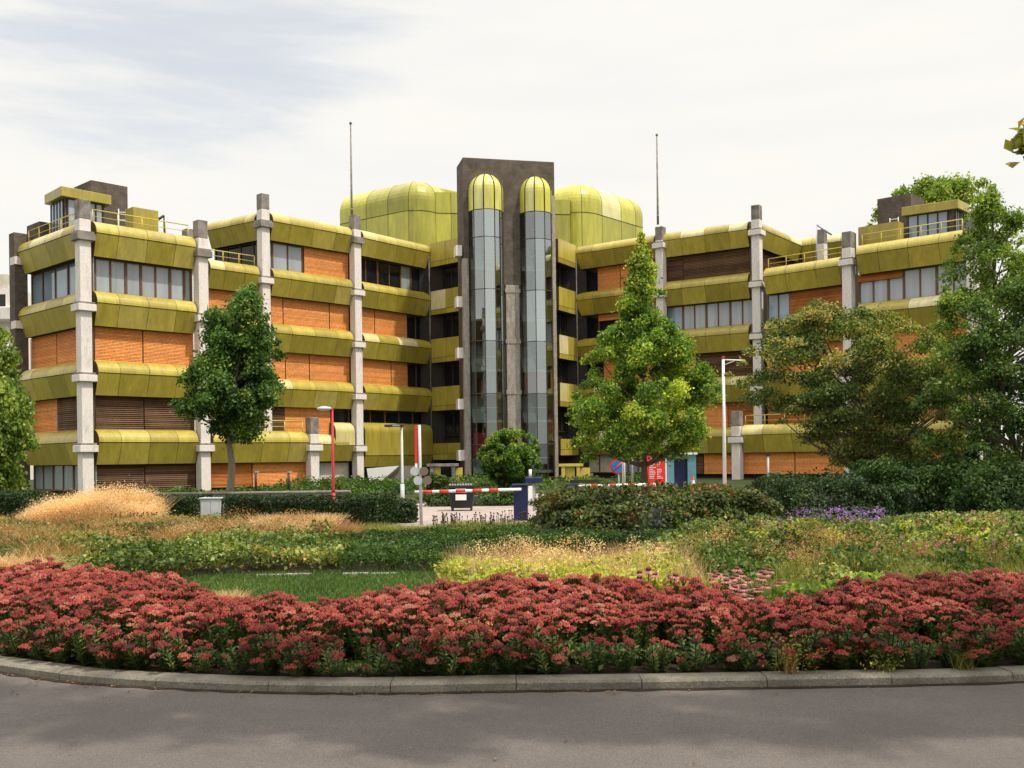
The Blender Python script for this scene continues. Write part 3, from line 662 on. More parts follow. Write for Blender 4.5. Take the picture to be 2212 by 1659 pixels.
for (tc_, r) in bays:
    c3 = FT.P(tc_, -.05, 0); base_a = math.atan2(FT.n.y, FT.n.x)
    def A(k): return base_a - math.pi / 2 + math.pi * k / 5        # facet edges from left to right
    def Pt(k, rr, z): a = base_a - math.pi / 2 + math.pi * k / 5; return (c3[0] + rr * math.cos(a), c3[1] + rr * math.sin(a), z)
    g = MB()
    for j in range(len(zl) - 1):
        for k in range(5): g.poly([Pt(k, r, zl[j + 1]), Pt(k + 1, r, zl[j + 1]), Pt(k + 1, r, zl[j]), Pt(k, r, zl[j])], 0, [.4, 1.1, 1.7, .95, 2.5 if j < 2 else .55][k] * [1.3, 1.4, 1.3, 1.1, .6, .4][j] * random.uniform(.75, 1.25))  # facet and height factors paint in bright sky and darker low reflections
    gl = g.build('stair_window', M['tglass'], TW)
    f = MB()
    for k in range(6): f.tube([Pt(k, r + .01, zg0), Pt(k, r + .01, zg1)], .042, 6, sm=False)
    for z in zl: f.tube([Pt(k, r + .012, z) for k in range(6)], .035, 6, sm=False)
    f.build('window_frame', M['tframe'], gl)
    dm = MB(); dj = MB()
    prof = [(r, zg1 + .02), (r, zarc)] + [(r * math.cos(a), zarc + (ztopd - zarc) * math.sin(a)) for a in np.linspace(0, math.pi / 2, 9)[1:]]
    for k in range(5):
        tt = random.uniform(.55, .97)
        for i in range(len(prof) - 1):
            for q in range(3):
                k0, k1 = k + q / 3, k + (q + 1) / 3
                dm.poly([Pt(k0, prof[i][0], prof[i][1]), Pt(k1, prof[i][0], prof[i][1]), Pt(k1, prof[i + 1][0], prof[i + 1][1]), Pt(k0, prof[i + 1][0], prof[i + 1][1])], 0, tt); dm.sm[-1] = True
    d = dm.build('glazing_dome', M['lime'], TW)
    for k in range(0, 6): dj.tube([Pt(k, rr + .012, z) for rr, z in prof[:-1]], .045, 5)
    dj.build('dome_rib', M['seam'], d)
    # landings, stair flights and rails inside
    b = MB()
    for l in np.arange(-.25, 4.6, 1.0):
        FT.box(b, tc_ - r + .15, tc_ + r - .1, -2.65, -.25, lev(l) - .22, lev(l), 0)
        for k in range(10):
            z0 = lev(l) + S * .5 * k / 10; FT.box(b, tc_ - r + .2, tc_ - .05, -.5 - .2 * (k + 1), -.5 - .2 * k, z0, z0 + S * .05, 0)
            z0 = lev(l) + S * .5 * (1 + k / 10); FT.box(b, tc_ + .05, tc_ + r - .2, -2.5 + .2 * k, -2.5 + .2 * (k + 1), z0, z0 + S * .05, 0)
        b.tube([FT.P(tc_ - r + .3, -.35, lev(l) + 1.0), FT.P(tc_ + r - .3, -.35, lev(l) + 1.0)], .04, 6)
    b.build('staircase', pm('stair_concrete', (.34, .34, .33), .8), TW)
b = MB(); FT.box(b, bays[1][0] - 1.0, bays[1][0] + .7, -.42, -.34, lev(1.28), lev(1.75)); b.build('red_panel', M['red'], TW)
b = MB(); FT.box(b, bays[0][0] - 1.2, bays[0][0] + .2, -.42, -.34, lev(.05), lev(.5)); b.build('red_panel', M['red'], TW)

# entrance pieces at ground level
def portal(px0, px1, py, Z, yl, mat='concrete_top'):
    b = MB(); a = wp(px0, py, Z); c = wp(px1, py, Z); 
    b.box(a.x, a.x + .28, Z - .6, Z, 0, a.z); b.box(c.x - .28, c.x, Z - .6, Z, 0, a.z); b.box(a.x - .25, c.x + .25, Z - .65, Z + .05, a.z, a.z + .22)
    o = b.build('entrance_portal', M[mat], ROOT, bevel=.02)
    w = MB(); w.box(a.x + .3, a.x + .3 + yl, Z - .4, Z - .3, 0, a.z - .01); w.build('yellow_panel', M['rail'], o); w = MB(); w.box(c.x + .03, c.x + yl + .05, Z - .3, Z - .2, 0, a.z - .1)
    w.build('yellow_panel', M['rail'], o)
    w = MB(); w.box(a.x + .32, c.x - .3, Z - .2, Z - .15, 0, a.z - .02); w.build('door', M['dglass'], o)
portal(930, 984, 1008, 80, .5); portal(1212, 1252, 1008, 82, .75, 'rail')
# white stair cheek beside the last left bay
b = MB(); q = [wp(792, 1012, 79), wp(862, 1006, 79), wp(800, 1060, 79)]
b.prism([q[0], q[2], q[1]], [p + Vector((.3, 1.4, 0)) for p in (q[0], q[2], q[1])]); b.build('stair_cheek', M['white'], ROOT)
b = MB(); q = [wp(800, 1062, 79.6), wp(900, 1062, 79.6), wp(900, 1006, 79.6), wp(862, 1007, 79.6)]
b.prism(q, [p + Vector((0, .4, 0)) for p in q]); b.build('entrance_wall', pm('grey_render', (.22, .2, .17), .9), ROOT)

#PLANTS
# ------------------------------------------------------------------ leaves and plants
LM = {}
LM['mid'] = lm('mid_green_leaf', [(0, (.014, .034, .007)), (.5, (.045, .095, .016)), (.85, (.10, .17, .03)), (1, (.22, .24, .04))])
LM['dark'] = lm('dark_green_leaf', [(0, (.010, .022, .007)), (.6, (.028, .058, .014)), (1, (.07, .12, .03))], .2)
LM['plane'] = lm('deep_green_tree_leaf', [(0, (.018, .044, .010)), (.5, (.068, .145, .028)), (.9, (.19, .30, .06)), (1, (.34, .30, .05))], .36)
LM['gum'] = lm('yellow_green_tree_leaf', [(0, (.026, .068, .014)), (.42, (.10, .20, .03)), (.8, (.30, .42, .055)), (1, (.56, .58, .09))], .44)
LM['gum_top'] = lm('yellowing_top_leaf', [(0, (.14, .22, .03)), (.5, (.34, .36, .05)), (.85, (.50, .44, .06)), (1, (.42, .20, .06))], .42)
LM['light'] = lm('light_green_leaf', [(0, (.05, .10, .017)), (.55, (.18, .27, .045)), (1, (.42, .48, .10))], .42)
LM['maple'] = lm('maple_leaf', [(0, (.022, .044, .012)), (.5, (.085, .13, .030)), (.82, (.22, .26, .06)), (.94, (.34, .24, .08)), (1, (.50, .34, .15))], .36)
LM['maple_tip'] = lm('maple_tip_leaf', [(0, (.08, .12, .025)), (.45, (.28, .29, .06)), (.8, (.46, .33, .11)), (1, (.56, .33, .17))], .4)
LM['shrub'] = lm('shrub_leaf', [(0, (.016, .030, .007)), (.55, (.055, .075, .016)), (.82, (.13, .15, .025)), (.92, (.20, .045, .025)), (1, (.25, .06, .03))], .25)
LM['cover'] = lm('ground_cover_leaf', [(0, (.03, .055, .012)), (.5, (.10, .15, .032)), (.8, (.28, .33, .09)), (.93, (.42, .40, .13)), (1, (.36, .20, .07))], .3)
LM['lime'] = lm('lime_leaf', [(0, (.10, .14, .02)), (.5, (.38, .40, .06)), (1, (.66, .62, .16))], .35)
LM['blade'] = lm('grass_blade', [(0, (.025, .06, .012)), (.6, (.07, .13, .03)), (1, (.16, .22, .05))], .3)
LM['yblade'] = lm('yellow_green_blade', [(0, (.06, .08, .015)), (.5, (.20, .21, .04)), (1, (.42, .36, .10))], .3)
LM['tan'] = lm('tan_grass', [(0, (.24, .14, .07)), (.5, (.52, .33, .19)), (1, (.78, .58, .40))], .35)
LM['beige'] = lm('feather_grass', [(0, (.46, .27, .14)), (.5, (.70, .46, .29)), (1, (.86, .68, .50))], .4)
LM['rust'] = lm('rust_grass', [(0, (.13, .065, .022)), (.5, (.34, .18, .07)), (1, (.56, .36, .18))], .3)
LM['sedum'] = lm('stonecrop_floret', [(0, (.055, .014, .008)), (.30, (.165, .026, .018)), (.60, (.28, .042, .034)), (.78, (.26, .072, .028)), (.9, (.33, .055, .05)), (1, (.34, .13, .09))], .10, .7, .38, 2.0)
LM['sleaf'] = lm('stonecrop_leaf', [(0, (.03, .055, .014)), (.55, (.10, .155, .045)), (.9, (.22, .28, .09)), (1, (.46, .36, .06))], .25)
LM['purple'] = lm('aster_petal', [(0, (.12, .06, .26)), (.6, (.30, .16, .52)), (1, (.55, .36, .70))], .3)
LM['pinkpetal'] = lm('coneflower_petal', [(0, (.30, .07, .09)), (.6, (.46, .15, .17)), (1, (.60, .27, .25))], .3)
LM['magenta'] = lm('magenta_flower', [(0, (.35, .03, .16)), (1, (.6, .12, .32))], .3)
LM['cone'] = lm('brown_cone', [(0, (.03, .012, .008)), (1, (.14, .05, .02))], .0)
LM['seed'] = lm('seed_head', [(0, (.018, .012, .008)), (1, (.085, .05, .03))], .0)
LM['core'] = lm('dark_twigs', [(0, (.012, .016, .006)), (1, (.02, .026, .009))], .0)  # dark green inner body behind the leaves of shrubs and hedges

def vnoise(x, y, sc_=1.0, seed=0):
    x = np.asarray(x, float) / sc_; y = np.asarray(y, float) / sc_
    xi, yi = np.floor(x), np.floor(y); xf, yf = x - xi, y - yi
    def h(a, b): q = np.sin(a * 127.1 + b * 311.7 + seed * 74.7) * 43758.5453; return q - np.floor(q)
    u, v = xf * xf * (3 - 2 * xf), yf * yf * (3 - 2 * yf)
    return (h(xi, yi) * (1 - u) + h(xi + 1, yi) * u) * (1 - v) + (h(xi, yi + 1) * (1 - u) + h(xi + 1, yi + 1) * u) * v
def unit(v): return v / np.maximum(np.linalg.norm(v, axis=1, keepdims=True), 1e-6)
def leafgeo(C, A, Nn, ln, wd, bend=.18):
    """rhombic bent leaves: centre, axis, normal, length, width"""
    n = len(C); A = unit(A); B = unit(np.cross(Nn, A)); Nn = np.cross(A, B)
    ln = np.broadcast_to(ln, (n,))[:, None]; wd = np.broadcast_to(wd, (n,))[:, None]
    V = np.stack([C - A * ln * .5, C + B * wd * .5 - A * ln * .05 + Nn * ln * bend, C + A * ln * .5, C - B * wd * .5 - A * ln * .05 + Nn * ln * bend], 1).reshape(-1, 3)
    return V, np.arange(4 * n).reshape(n, 4)
def rnd_dir(n, up=0.0):
    d = rng.normal(size=(n, 3)); d = unit(d); d[:, 2] += up; return unit(d)
def leaves(name, C, size, mat, parent=None, up=.5, out=None, tint=None, aspect=.6, droop=0.0, var=.35):
    n = len(C); Nn = rnd_dir(n, up)
    if out is not None: Nn = unit(Nn * .8 + out * .6)
    A = np.cross(Nn, rnd_dir(n)); A[:, 2] -= droop
    ln = size * (1 - var + 2 * var * rng.random(n))
    V, Fc = leafgeo(C, A, Nn, ln, ln * aspect)
    if tint is None: tint = np.clip(rng.normal(.5, .22, n), 0, 1)
    return npmesh(name, V, Fc, tint, mat, parent)
def blades(name, base, h, w, mat, parent=None, lean=.3, tint=None, seg=2):
    """grass blades: base points (n,3), heights (n,)"""
    n = len(base); an = rng.random(n) * 2 * np.pi; d = np.stack([np.cos(an), np.sin(an), np.zeros(n)], 1)
    an2 = rng.random(n) * 2 * np.pi; side = np.stack([np.cos(an2), np.sin(an2), np.zeros(n)], 1)
    h = np.broadcast_to(h, (n,))[:, None]; ll = (lean * (.3 + rng.random(n)))[:, None] * h
    w = np.broadcast_to(w, (n,))[:, None]
    mid = base + d * ll * .3 + np.array([0, 0, 1.0]) * h * .55; tip = base + d * ll + np.array([0, 0, 1.0]) * h * (1 - .25 * lean)
    V = np.stack([base - side * w * .5, base + side * w * .5, mid + side * w * .4, mid - side * w * .4, tip + side * w * .08, tip - side * w * .08], 1).reshape(-1, 3)
    i6 = np.arange(n)[:, None] * 6; Fc = np.concatenate([i6 + np.array([[0, 1, 2, 3]]), i6 + np.array([[3, 2, 4, 5]])])
    if tint is None: tint = np.clip(rng.normal(.5, .25, n), 0, 1)
    return npmesh(name, V, Fc, np.tile(tint, 2), mat, parent)
def inpoly(n, poly):
    P = np.array([tuple(p)[:2] for p in poly]); lo, hi = P.min(0), P.max(0); out = np.zeros((0, 2))
    while len(out) < n:
        q = lo + (hi - lo) * rng.random((n, 2)); ins = np.zeros(n, bool); j = len(P) - 1
        for i in range(len(P)):
            c = ((P[i, 1] > q[:, 1]) != (P[j, 1] > q[:, 1])) & (q[:, 0] < (P[j, 0] - P[i, 0]) * (q[:, 1] - P[i, 1]) / (P[j, 1] - P[i, 1] + 1e-12) + P[i, 0]); ins ^= c; j = i
        out = np.concatenate([out, q[ins]])
    return out[:n]
GZ = .055
def cover(name, poly, n, hfun, size, mat, label, cat, kind='stuff', up=.7, zpow=.35, aspect=.65, tintshift=0.0, tsc=1.1, seed=1, holes=0):
    q = inpoly(n, poly)
    if holes: q = q[vnoise(q[:, 0], q[:, 1], .75, seed + 40) + .35 * vnoise(q[:, 0], q[:, 1], .25, seed + 41) > holes]; n = len(q)
    h = hfun(q[:, 0], q[:, 1]); z = GZ + h * rng.random(n) ** zpow
    t = np.clip(rng.normal(.5, .2, n) + (vnoise(q[:, 0], q[:, 1], tsc, seed) - .5) * .6 + tintshift, 0, 1)
    o = leaves(name, np.column_stack([q, z]), size, mat, None, up, None, t, aspect); tag(o, label, cat, None, kind); return o

# ---- trees
def crown_from_profile(prof, Z, n_cl, rc, depth=.9, seed=0):
    """clump centres inside a crown whose left/right edges were measured at several heights"""
    r = np.random.default_rng(seed); ys = [p[0] for p in prof]; C = []
    pts = []
    for y, xl, xr in prof:
        a, b = wp(xl, y, Z), wp(xr, y, Z); pts.append((a.z, (a.x + b.x) / 2, (b.x - a.x) / 2))
    pts.sort(); zz = np.array([p[0] for p in pts]); xc = np.array([p[1] for p in pts]); rx = np.array([p[2] for p in pts])
    g = np.linspace(zz[0], zz[-1], 200); w = np.interp(g, zz, rx) ** 1.6 + .05; w /= w.sum()
    out = []
    for i in range(n_cl):
        z = r.choice(g, p=w) if i % 3 else zz[0] + (zz[-1] - zz[0]) * ((i / n_cl * 7.13) % 1); R = float(np.interp(z, zz, rx)); c = float(np.interp(z, zz, xc)); k = rc * r.uniform(.65, 1.3)
        k = min(k, max(.16, R * .8)); rr = max(0, R - k * .8) * math.sqrt(r.random()) ** .8 if i % 4 else max(0, R - k * .7)
        if i % 7 == 3: rr = R * r.uniform(1.0, 1.10) if R > .5 else rr; k *= .55 if R > .5 else 1
        a = r.uniform(0, 2 * math.pi)
        out.append((c + rr * math.cos(a), Z + rr * math.sin(a) * depth, z, k))
    return np.array(out)
def clump_leaves(cl, per, flat=.75):
    C = []; O = []; clump_leaves.off = []
    for x, y, z, k in cl:
        off_ = rng.normal(0, .13); n = int(per * (k / cl[:, 3].mean()) ** 2) + 5
        d = rnd_dir(n); rr = (rng.random(n) ** .5)[:, None] * k; p = d * rr + rng.normal(0, .26, (n, 3)) * k; p[:, 2] *= flat; p[:, 2] -= .25 * (p[:, 0] ** 2 + p[:, 1] ** 2) / max(k, .2)
        C.append(p + np.array([x, y, z])); O.append(d); clump_leaves.off.append(np.full(n, off_))
    return np.concatenate(C), np.concatenate(O)
def limb(b, a, c, r0, r1, sag=.0, n=5, k=6):
    a, c = Vector(a), Vector(c); mid = a.lerp(c, .5) + Vector((random.uniform(-.1, .1), random.uniform(-.1, .1), sag)) * (c - a).length
    pts = [a.lerp(mid, t).lerp(mid.lerp(c, t), t) for t in np.linspace(0, 1, n)]
    b.tube(pts, list(np.linspace(r0, r1, n)), k)
def tree(name, label, prof, Z, base, n_cl, rc, per, leaf, mat, bark='bark', r0=.16, droop=0.0, seed=0, up=.4, depth=.9, tip=None, tipfun=None, group=None, aspect=.7, limbs=26, lead=.8, tintbias=None, flat=.75):
    base = Vector(base); root = thing(name, base, label, 'tree', group)
    cl = crown_from_profile(prof, Z, n_cl, rc, depth, seed); top = cl[cl[:, 2].argmax()]
    b = MB(); z0 = cl[:, 2].min(); zt = base.z + (top[2] - base.z) * lead; cx_ = float(np.mean(cl[:, 0])); 
    axis = [base + Vector((0, 0, -.1)), base.lerp(Vector((cx_, Z, z0)), .5), Vector((base.x * .5 + cx_ * .5, Z, z0)), Vector((cx_, Z, (z0 + zt) / 2)), Vector((top[0] * .6 + cx_ * .4, Z, zt))]
    ax = smooth(axis, 4); b.tube(ax, list(np.linspace(r0, r0 * .16, len(ax))), 9)
    for i in np.random.default_rng(seed + 5).choice(len(cl), min(limbs, len(cl)), replace=False):
        c = cl[i]; zz = max(z0 * .85 + base.z * .15, c[2] - (.35 + .5 * random.random()) * math.hypot(c[0] - cx_, c[1] - Z) - .2); zz = min(zz, zt * .97)
        p = min(ax, key=lambda q: abs(q.z - zz)); limb(b, p, c[:3], r0 * .34 * (1 - .5 * (zz - z0) / max(.1, zt - z0)), .012, -.06)
    b.build('trunk', M[bark], root)
    C, O = clump_leaves(cl, per, flat); n = len(C); coff = np.concatenate(clump_leaves.off)
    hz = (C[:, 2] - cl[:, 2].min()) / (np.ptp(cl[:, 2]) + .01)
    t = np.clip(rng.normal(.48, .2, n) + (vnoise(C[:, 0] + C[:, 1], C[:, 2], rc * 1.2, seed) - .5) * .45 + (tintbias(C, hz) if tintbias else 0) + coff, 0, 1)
    mats = [mat]; mi = None
    if tip is not None:
        mats = [mat, tip]; mi = (rng.random(n) < tipfun(C, hz)).astype(int)
    Nn = unit(rnd_dir(n, up) * .8 + O * .5); A = np.cross(Nn, rnd_dir(n)); A[:, 2] -= droop
    ln = leaf * (.65 + .7 * rng.random(n)); V, Fc = leafgeo(C, A, Nn, ln, ln * aspect)
    npmesh('crown', V, Fc, t, mats, root, mi)
    return root

tree('street_tree', 'dark green pyramidal street tree with pale straight trunk before the left wing', 
     [(615, 540, 552), (650, 490, 585), (690, 442, 598), (740, 436, 600), (790, 418, 597), (840, 396, 603), (875, 388, 596), (905, 440, 588), (938, 480, 566)], 47, gp(492, 1084), 125, .52, 330, .15, LM['plane'], 'palebark', .20, .2, 3)
tree('street_tree', 'yellow green conical tree with drooping bright branch tips right of the stair tower',
     [(508, 1381, 1390), (560, 1358, 1408), (620, 1348, 1428), (680, 1335, 1425), (720, 1305, 1480), (760, 1278, 1500), (790, 1285, 1535), (850, 1255, 1560), (880, 1218, 1562), (930, 1240, 1520), (985, 1262, 1480)], 45, gp(1394, 1078), 230, .44, 330, .125, LM['gum'], 'bark', .2, .35, 11,
     tip=LM['gum_top'], tipfun=lambda C, h: np.clip(.05 + .7 * (h - .74) / .26, .05, .8), lead=.97, depth=.85)
tree('globe_tree', 'small round clipped tree in front of the entrance tower',
     [(925, 1075, 1125), (945, 1052, 1150), (975, 1040, 1166), (1005, 1040, 1164), (1030, 1058, 1150), (1042, 1075, 1130)], 42, gp(1100, 1084), 170, .20, 230, .085, LM['gum'], 'bark', .10, .1, 21, tintbias=lambda C, h: -.34 + .34 * h)  # tint rises with height, putting the crown's lit top into the leaf colour
tree('weeping_tree', 'light green drooping tree cut off by the left edge of the view',
     [(715, -60, 8), (760, -80, 32), (820, -100, 28), (870, -110, 62), (930, -110, 74), (990, -100, 66), (1040, -90, 40)], 40, gp(-40, 1095), 130, .45, 220, .15, LM['light'], 'bark', .16, .9, 31)
tree('maple_tree', 'spreading russet tipped maple with dark leaning stems before the right wing',
     [(655, 1735, 1790), (690, 1665, 1930), (740, 1618, 2060), (790, 1590, 2110), (840, 1598, 2130), (880, 1625, 2130), (920, 1690, 2120), (960, 1770, 2100), (1005, 1830, 2080)], 36, gp(1868, 1100), 235, .48, 300, .10, LM['maple'], 'bark', .17, .1, 41,
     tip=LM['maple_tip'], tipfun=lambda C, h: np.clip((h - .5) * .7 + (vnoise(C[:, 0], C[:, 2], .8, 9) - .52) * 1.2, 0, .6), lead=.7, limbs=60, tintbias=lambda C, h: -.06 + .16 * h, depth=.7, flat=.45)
tree('slender_tree', 'tall airy light green tree at the right edge beyond the russet maple',
     [(395, 2138, 2150), (440, 2110, 2185), (500, 2075, 2225), (560, 2050, 2250), (620, 2040, 2260), (690, 2010, 2270), (750, 1990, 2290)], 32, gp(2160, 1105), 110, .34, 190, .095, LM['light'], 'bark', .13, .2, 51, lead=.95, limbs=40, tintbias=lambda C, h: -.12)
tree('dense_tree', 'dense dark green tree filling the right edge below the slender tree',
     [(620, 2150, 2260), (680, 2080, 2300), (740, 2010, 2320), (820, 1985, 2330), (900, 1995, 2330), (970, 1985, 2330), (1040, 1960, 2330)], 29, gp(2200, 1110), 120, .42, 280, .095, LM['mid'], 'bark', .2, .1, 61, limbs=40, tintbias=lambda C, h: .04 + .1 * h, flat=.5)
tree('rooftop_tree', 'distant tree rising behind the right roof cabin',
     [(396, 1990, 2085), (412, 1945, 2120), (440, 1900, 2150), (490, 1890, 2170), (560, 1890, 2190)], 92, (cp(2030, 100).x, 92, 0), 130, .8, 170, .28, LM['light'], 'bark', .3, .1, 71)
# tree beside the road, mostly out of view to the right; it shades the carriageway and a branch tip reaches in
root = thing('roadside_tree', (12.5, 5.5, 0), 'roadside tree whose russet branch tip hangs in at the upper right edge', 'tree')
r = np.random.default_rng(5); cl = []
hp = Vector((TO_SUN.x, TO_SUN.y)) / TO_SUN.z
for k in range(330):                                               # where its shade falls on the carriageway
    gx = r.uniform(-7.5, 6.0); edge = 6.82 + .16 * math.sin(gx * 1.9) + .12 * math.sin(gx * 4.3 + 1) + (.35 if -2.6 < gx < -1.1 else 0); gy = edge + r.random() ** 1.1 * (8.75 - edge)
    h = r.uniform(5.4, 6.6); cl.append((gx + hp.x * h, gy + hp.y * h, h, r.uniform(.2, .4)))
for k in range(40): cl.append((r.uniform(7, 15), r.uniform(3, 8.5), r.uniform(6.2, 9), r.uniform(.5, .9)))
tipc = wp(2205, 296, 9.0)
for k in range(9): cl.append((tipc.x + r.uniform(.0, .45), 9.0 + r.uniform(-.3, .3), tipc.z + r.uniform(-.2, .22), .15))
cl = np.array(cl); b = MB(); ax = smooth([Vector((12.5, 5.5, -.1)), Vector((12.3, 5.4, 3)), Vector((11.6, 5.2, 6.2)), Vector((11.4, 5.2, 8.5))], 5); b.tube(ax, list(np.linspace(.28, .08, len(ax))), 10)
limb(b, (12.2, 5.4, 4.2), (3, 5.9, 6.0), .12, .04, .02, 9); limb(b, (12.0, 5.5, 5), (-1, 5.8, 6.2), .1, .02, .02, 9); limb(b, (12.2, 5.4, 4.4), tuple(tipc + Vector((.3, 0, 0))), .08, .01, .02, 8)
b.build('trunk', M['bark'], root); C, O_ = clump_leaves(cl, 130); keep = (C[:, 2] > 2.15 + .47 * C[:, 1]) | (C[:, 0] > tipc.x - .05); C, O_ = C[keep], O_[keep]   # no loose leaves hanging far below the boughs
leaves('crown', C, .13, LM['maple_tip'], root, .4, O_, np.clip(rng.normal(.45, .25, len(C)), 0, 1))

# ---- shrubs and hedges (each a thing)
def shrub(name, label, cat, px, Z, ztop, yd, n, size, mat, seed=0, lump=.25, group=None, tintbias=0, base=0.0, tipm=None):
    a, c = wp(px[0], 1000, Z), wp(px[1], 1000, Z); cx_, rx = (a.x + c.x) / 2, (c.x - a.x) / 2
    root = thing(name, (cx_, Z, base), label, cat, group)
    u = rng.random(n); th = rng.random(n) * 2 * np.pi; ph = np.arccos(rng.random(n) * 1.0)
    d = np.stack([np.sin(ph) * np.cos(th), np.sin(ph) * np.sin(th), np.cos(ph)], 1)
    # flattened dome: superellipse so that the sides stand up
    p = np.sign(d) * np.abs(d) ** .62
    k = 1 + lump * (vnoise(th * rx * .9 + 9, ph * 2.2, .55, seed) - .55)
    r_ = (.70 + .30 * u ** .6) * k
    C = np.column_stack([cx_ + p[:, 0] * rx * r_, Z + p[:, 1] * yd * r_, base + .03 + p[:, 2] * (ztop - base) * r_])
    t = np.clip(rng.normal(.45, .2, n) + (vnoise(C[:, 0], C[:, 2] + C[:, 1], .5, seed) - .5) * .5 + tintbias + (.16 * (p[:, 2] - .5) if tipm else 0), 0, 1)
    leaves('foliage', C, size, mat, root, .4, d, t, .62)
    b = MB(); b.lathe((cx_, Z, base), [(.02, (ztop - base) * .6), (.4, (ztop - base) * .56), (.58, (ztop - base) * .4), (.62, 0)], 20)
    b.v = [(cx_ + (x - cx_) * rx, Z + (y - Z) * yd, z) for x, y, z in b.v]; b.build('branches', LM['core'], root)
    return root
def hedge(label, p0, p1, w, h, n, mat, seed=0, group=None):
    p0, p1 = Vector(p0), Vector(p1); u = (p1 - p0); ln = u.length; u /= ln; v = Vector((-u.y, u.x)); mid = (p0 + p1) / 2
    root = thing('hedge', (mid.x, mid.y, 0), label, 'hedge', group)
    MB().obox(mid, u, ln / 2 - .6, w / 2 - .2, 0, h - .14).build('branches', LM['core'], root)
    k = rng.random(n); t = rng.random(n) * ln; s = rng.random(n); face = rng.random(n)
    top = face < .42; q = np.where(top, (s - .5) * w, np.where(rng.random(n) < .8, -w / 2, w / 2)); z = np.where(top, h, s * h)
    e = rng.random(n) < .2; t = np.where(e, np.where(rng.random(n) < .35, .3 * rng.random(n), ln - .3 * rng.random(n)), t); q = np.where(e, (rng.random(n) - .5) * w, q); z = np.where(e, rng.random(n) * h, z)
    wob = (vnoise(t, z * 2 + q, .6, seed) - .5) * .14
    C = np.column_stack([p0.x + u.x * t + v.x * (q + wob), p0.y + u.y * t + v.y * (q + wob), z + wob * top]) + rng.normal(0, .025, (n, 3))
    leaves('foliage', C, .075, mat, root, .5, None, np.clip(rng.normal(.42, .2, n) + wob, 0, 1), .6); return root
hedge('long clipped dark hedge between the grey cabinet and the round shrub', gp(478, 1134), gp(838, 1136), 1.5, .80, 16000, LM['dark'], 2)
hedge('short clipped hedge left of the grey cabinet', gp(318, 1122), gp(436, 1124), 1.0, .72, 6000, LM['dark'], 3)
hedge('clipped hedge at the left edge behind the feathery grass', gp(-60, 1120), gp(75, 1118), 1.2, .82, 6000, LM['dark'], 4)
shrub('round_shrub', 'low rounded dark shrub at the end of the long clipped hedge', 'shrub', (824, 902), 30.5, .66, .55, 5000, .08, LM['dark'], 5)
shrub('large_shrub', 'big mounded shrub with reddish shoots beside the barrier post', 'shrub', (1128, 1662), 23.6, 1.13, 2.0, 34000, .095, LM['shrub'], 6, .3, None, .0, 0, True)
shrub('large_shrub', 'dark evergreen shrub mound right of the reddish shrub', 'shrub', (1620, 1900), 28, 1.30, 1.6, 15000, .085, LM['dark'], 7, .3)
shrub('large_shrub', 'mid green bushy shrub below the russet maple', 'shrub', (1830, 2070), 29, 1.65, 1.6, 15000, .1, LM['mid'], 8, .35, None, -.12)
shrub('large_shrub', 'dark bushy shrub at the right edge', 'shrub', (2020, 2330), 27, 1.55, 1.8, 16000, .1, LM['mid'], 9, .35, None, -.2)
shrub('large_shrub', 'low green planting behind the black wheeled bin', 'shrub', (905, 1150), 41, .62, 1.0, 8000, .1, LM['mid'], 10, .3, None, -.05)
shrub('round_shrub', 'small leafy shrub beside the entrance portal left of the wheeled bin', 'shrub', (918, 968), 52, 1.1, .5, 1400, .14, LM['mid'], 12, .3)

# ---- lawn blades and low ground cover
q = inpoly(42000, lawn_pts)
tag(blades('lawn_grass', np.column_stack([q, np.full(len(q), .07)]), .045 + .035 * rng.random(len(q)), .010, LM['blade'], None, .5), 'short green lawn behind the red stonecrop', 'grass', None, 'stuff')
def X(px, Z): return wp(px, 1100, Z).x
def poly(*pz): return [(X(px, Z), Z) for px, Z in pz]
pl1 = poly((-250, 14.2), (-20, 14.2), (150, 15), (345, 15.4), (500, 16.3), (735, 16.5), (760, 19), (600, 22), (520, 25.5), (-150, 25.5))
cover('leafy_ground_cover', pl1, 62000, lambda x, y: .20 + .30 * vnoise(x, y, 1.0, 3) + .16 * vnoise(x, y, .35, 4), .078, LM['cover'], 'bank of leafy pale green ground cover behind the stonecrop on the left', 'ground cover', seed=3, holes=.36)
pl2 = poly((735, 16.3), (940, 16.2), (1000, 17.2), (1180, 19.5), (1650, 19.5), (1600, 22), (1150, 24), (640, 22.5), (700, 19))
cover('low_dark_planting', pl2, 46000, lambda x, y: .16 + .14 * vnoise(x, y, 1.2, 5) + .1 * vnoise(x, y, .3, 6), .06, LM['mid'], 'low even dark green planting in the middle of the island', 'ground cover', tintshift=-.16, seed=5)
pl3 = poly((1480, 11.2), (1700, 10.2), (1900, 11.3), (2300, 11.6), (2330, 23), (1480, 23), (1380, 17), (1420, 13))
cover('mixed_perennials', pl3, 56000, lambda x, y: (.18 + .34 * vnoise(x, y, .9, 7) + .2 * vnoise(x, y, .3, 8)) * np.clip((y - 9.3) / 5.5, .28, 1), .078, LM['cover'], 'mixed leafy perennials behind the stonecrop on the right', 'ground cover', tintshift=-.04, seed=8, holes=.42)
cover('dark_undergrowth', pl3, 22000, lambda x, y: .10 + .18 * vnoise(x, y, .8, 17), .10, LM['dark'], 'dark undergrowth between the perennials on the right', 'ground cover', seed=18)
pl4 = poly((930, 12.2), (1080, 13), (1220, 12.2), (1420, 11.8), (1560, 11.4), (1480, 15.5), (1180, 16.4), (980, 16))
cover('lime_foliage', pl4, 15000, lambda x, y: .12 + .34 * vnoise(x, y, .7, 9), .075, LM['lime'], 'lime yellow foliage behind the middle of the stonecrop', 'ground cover', seed=9)
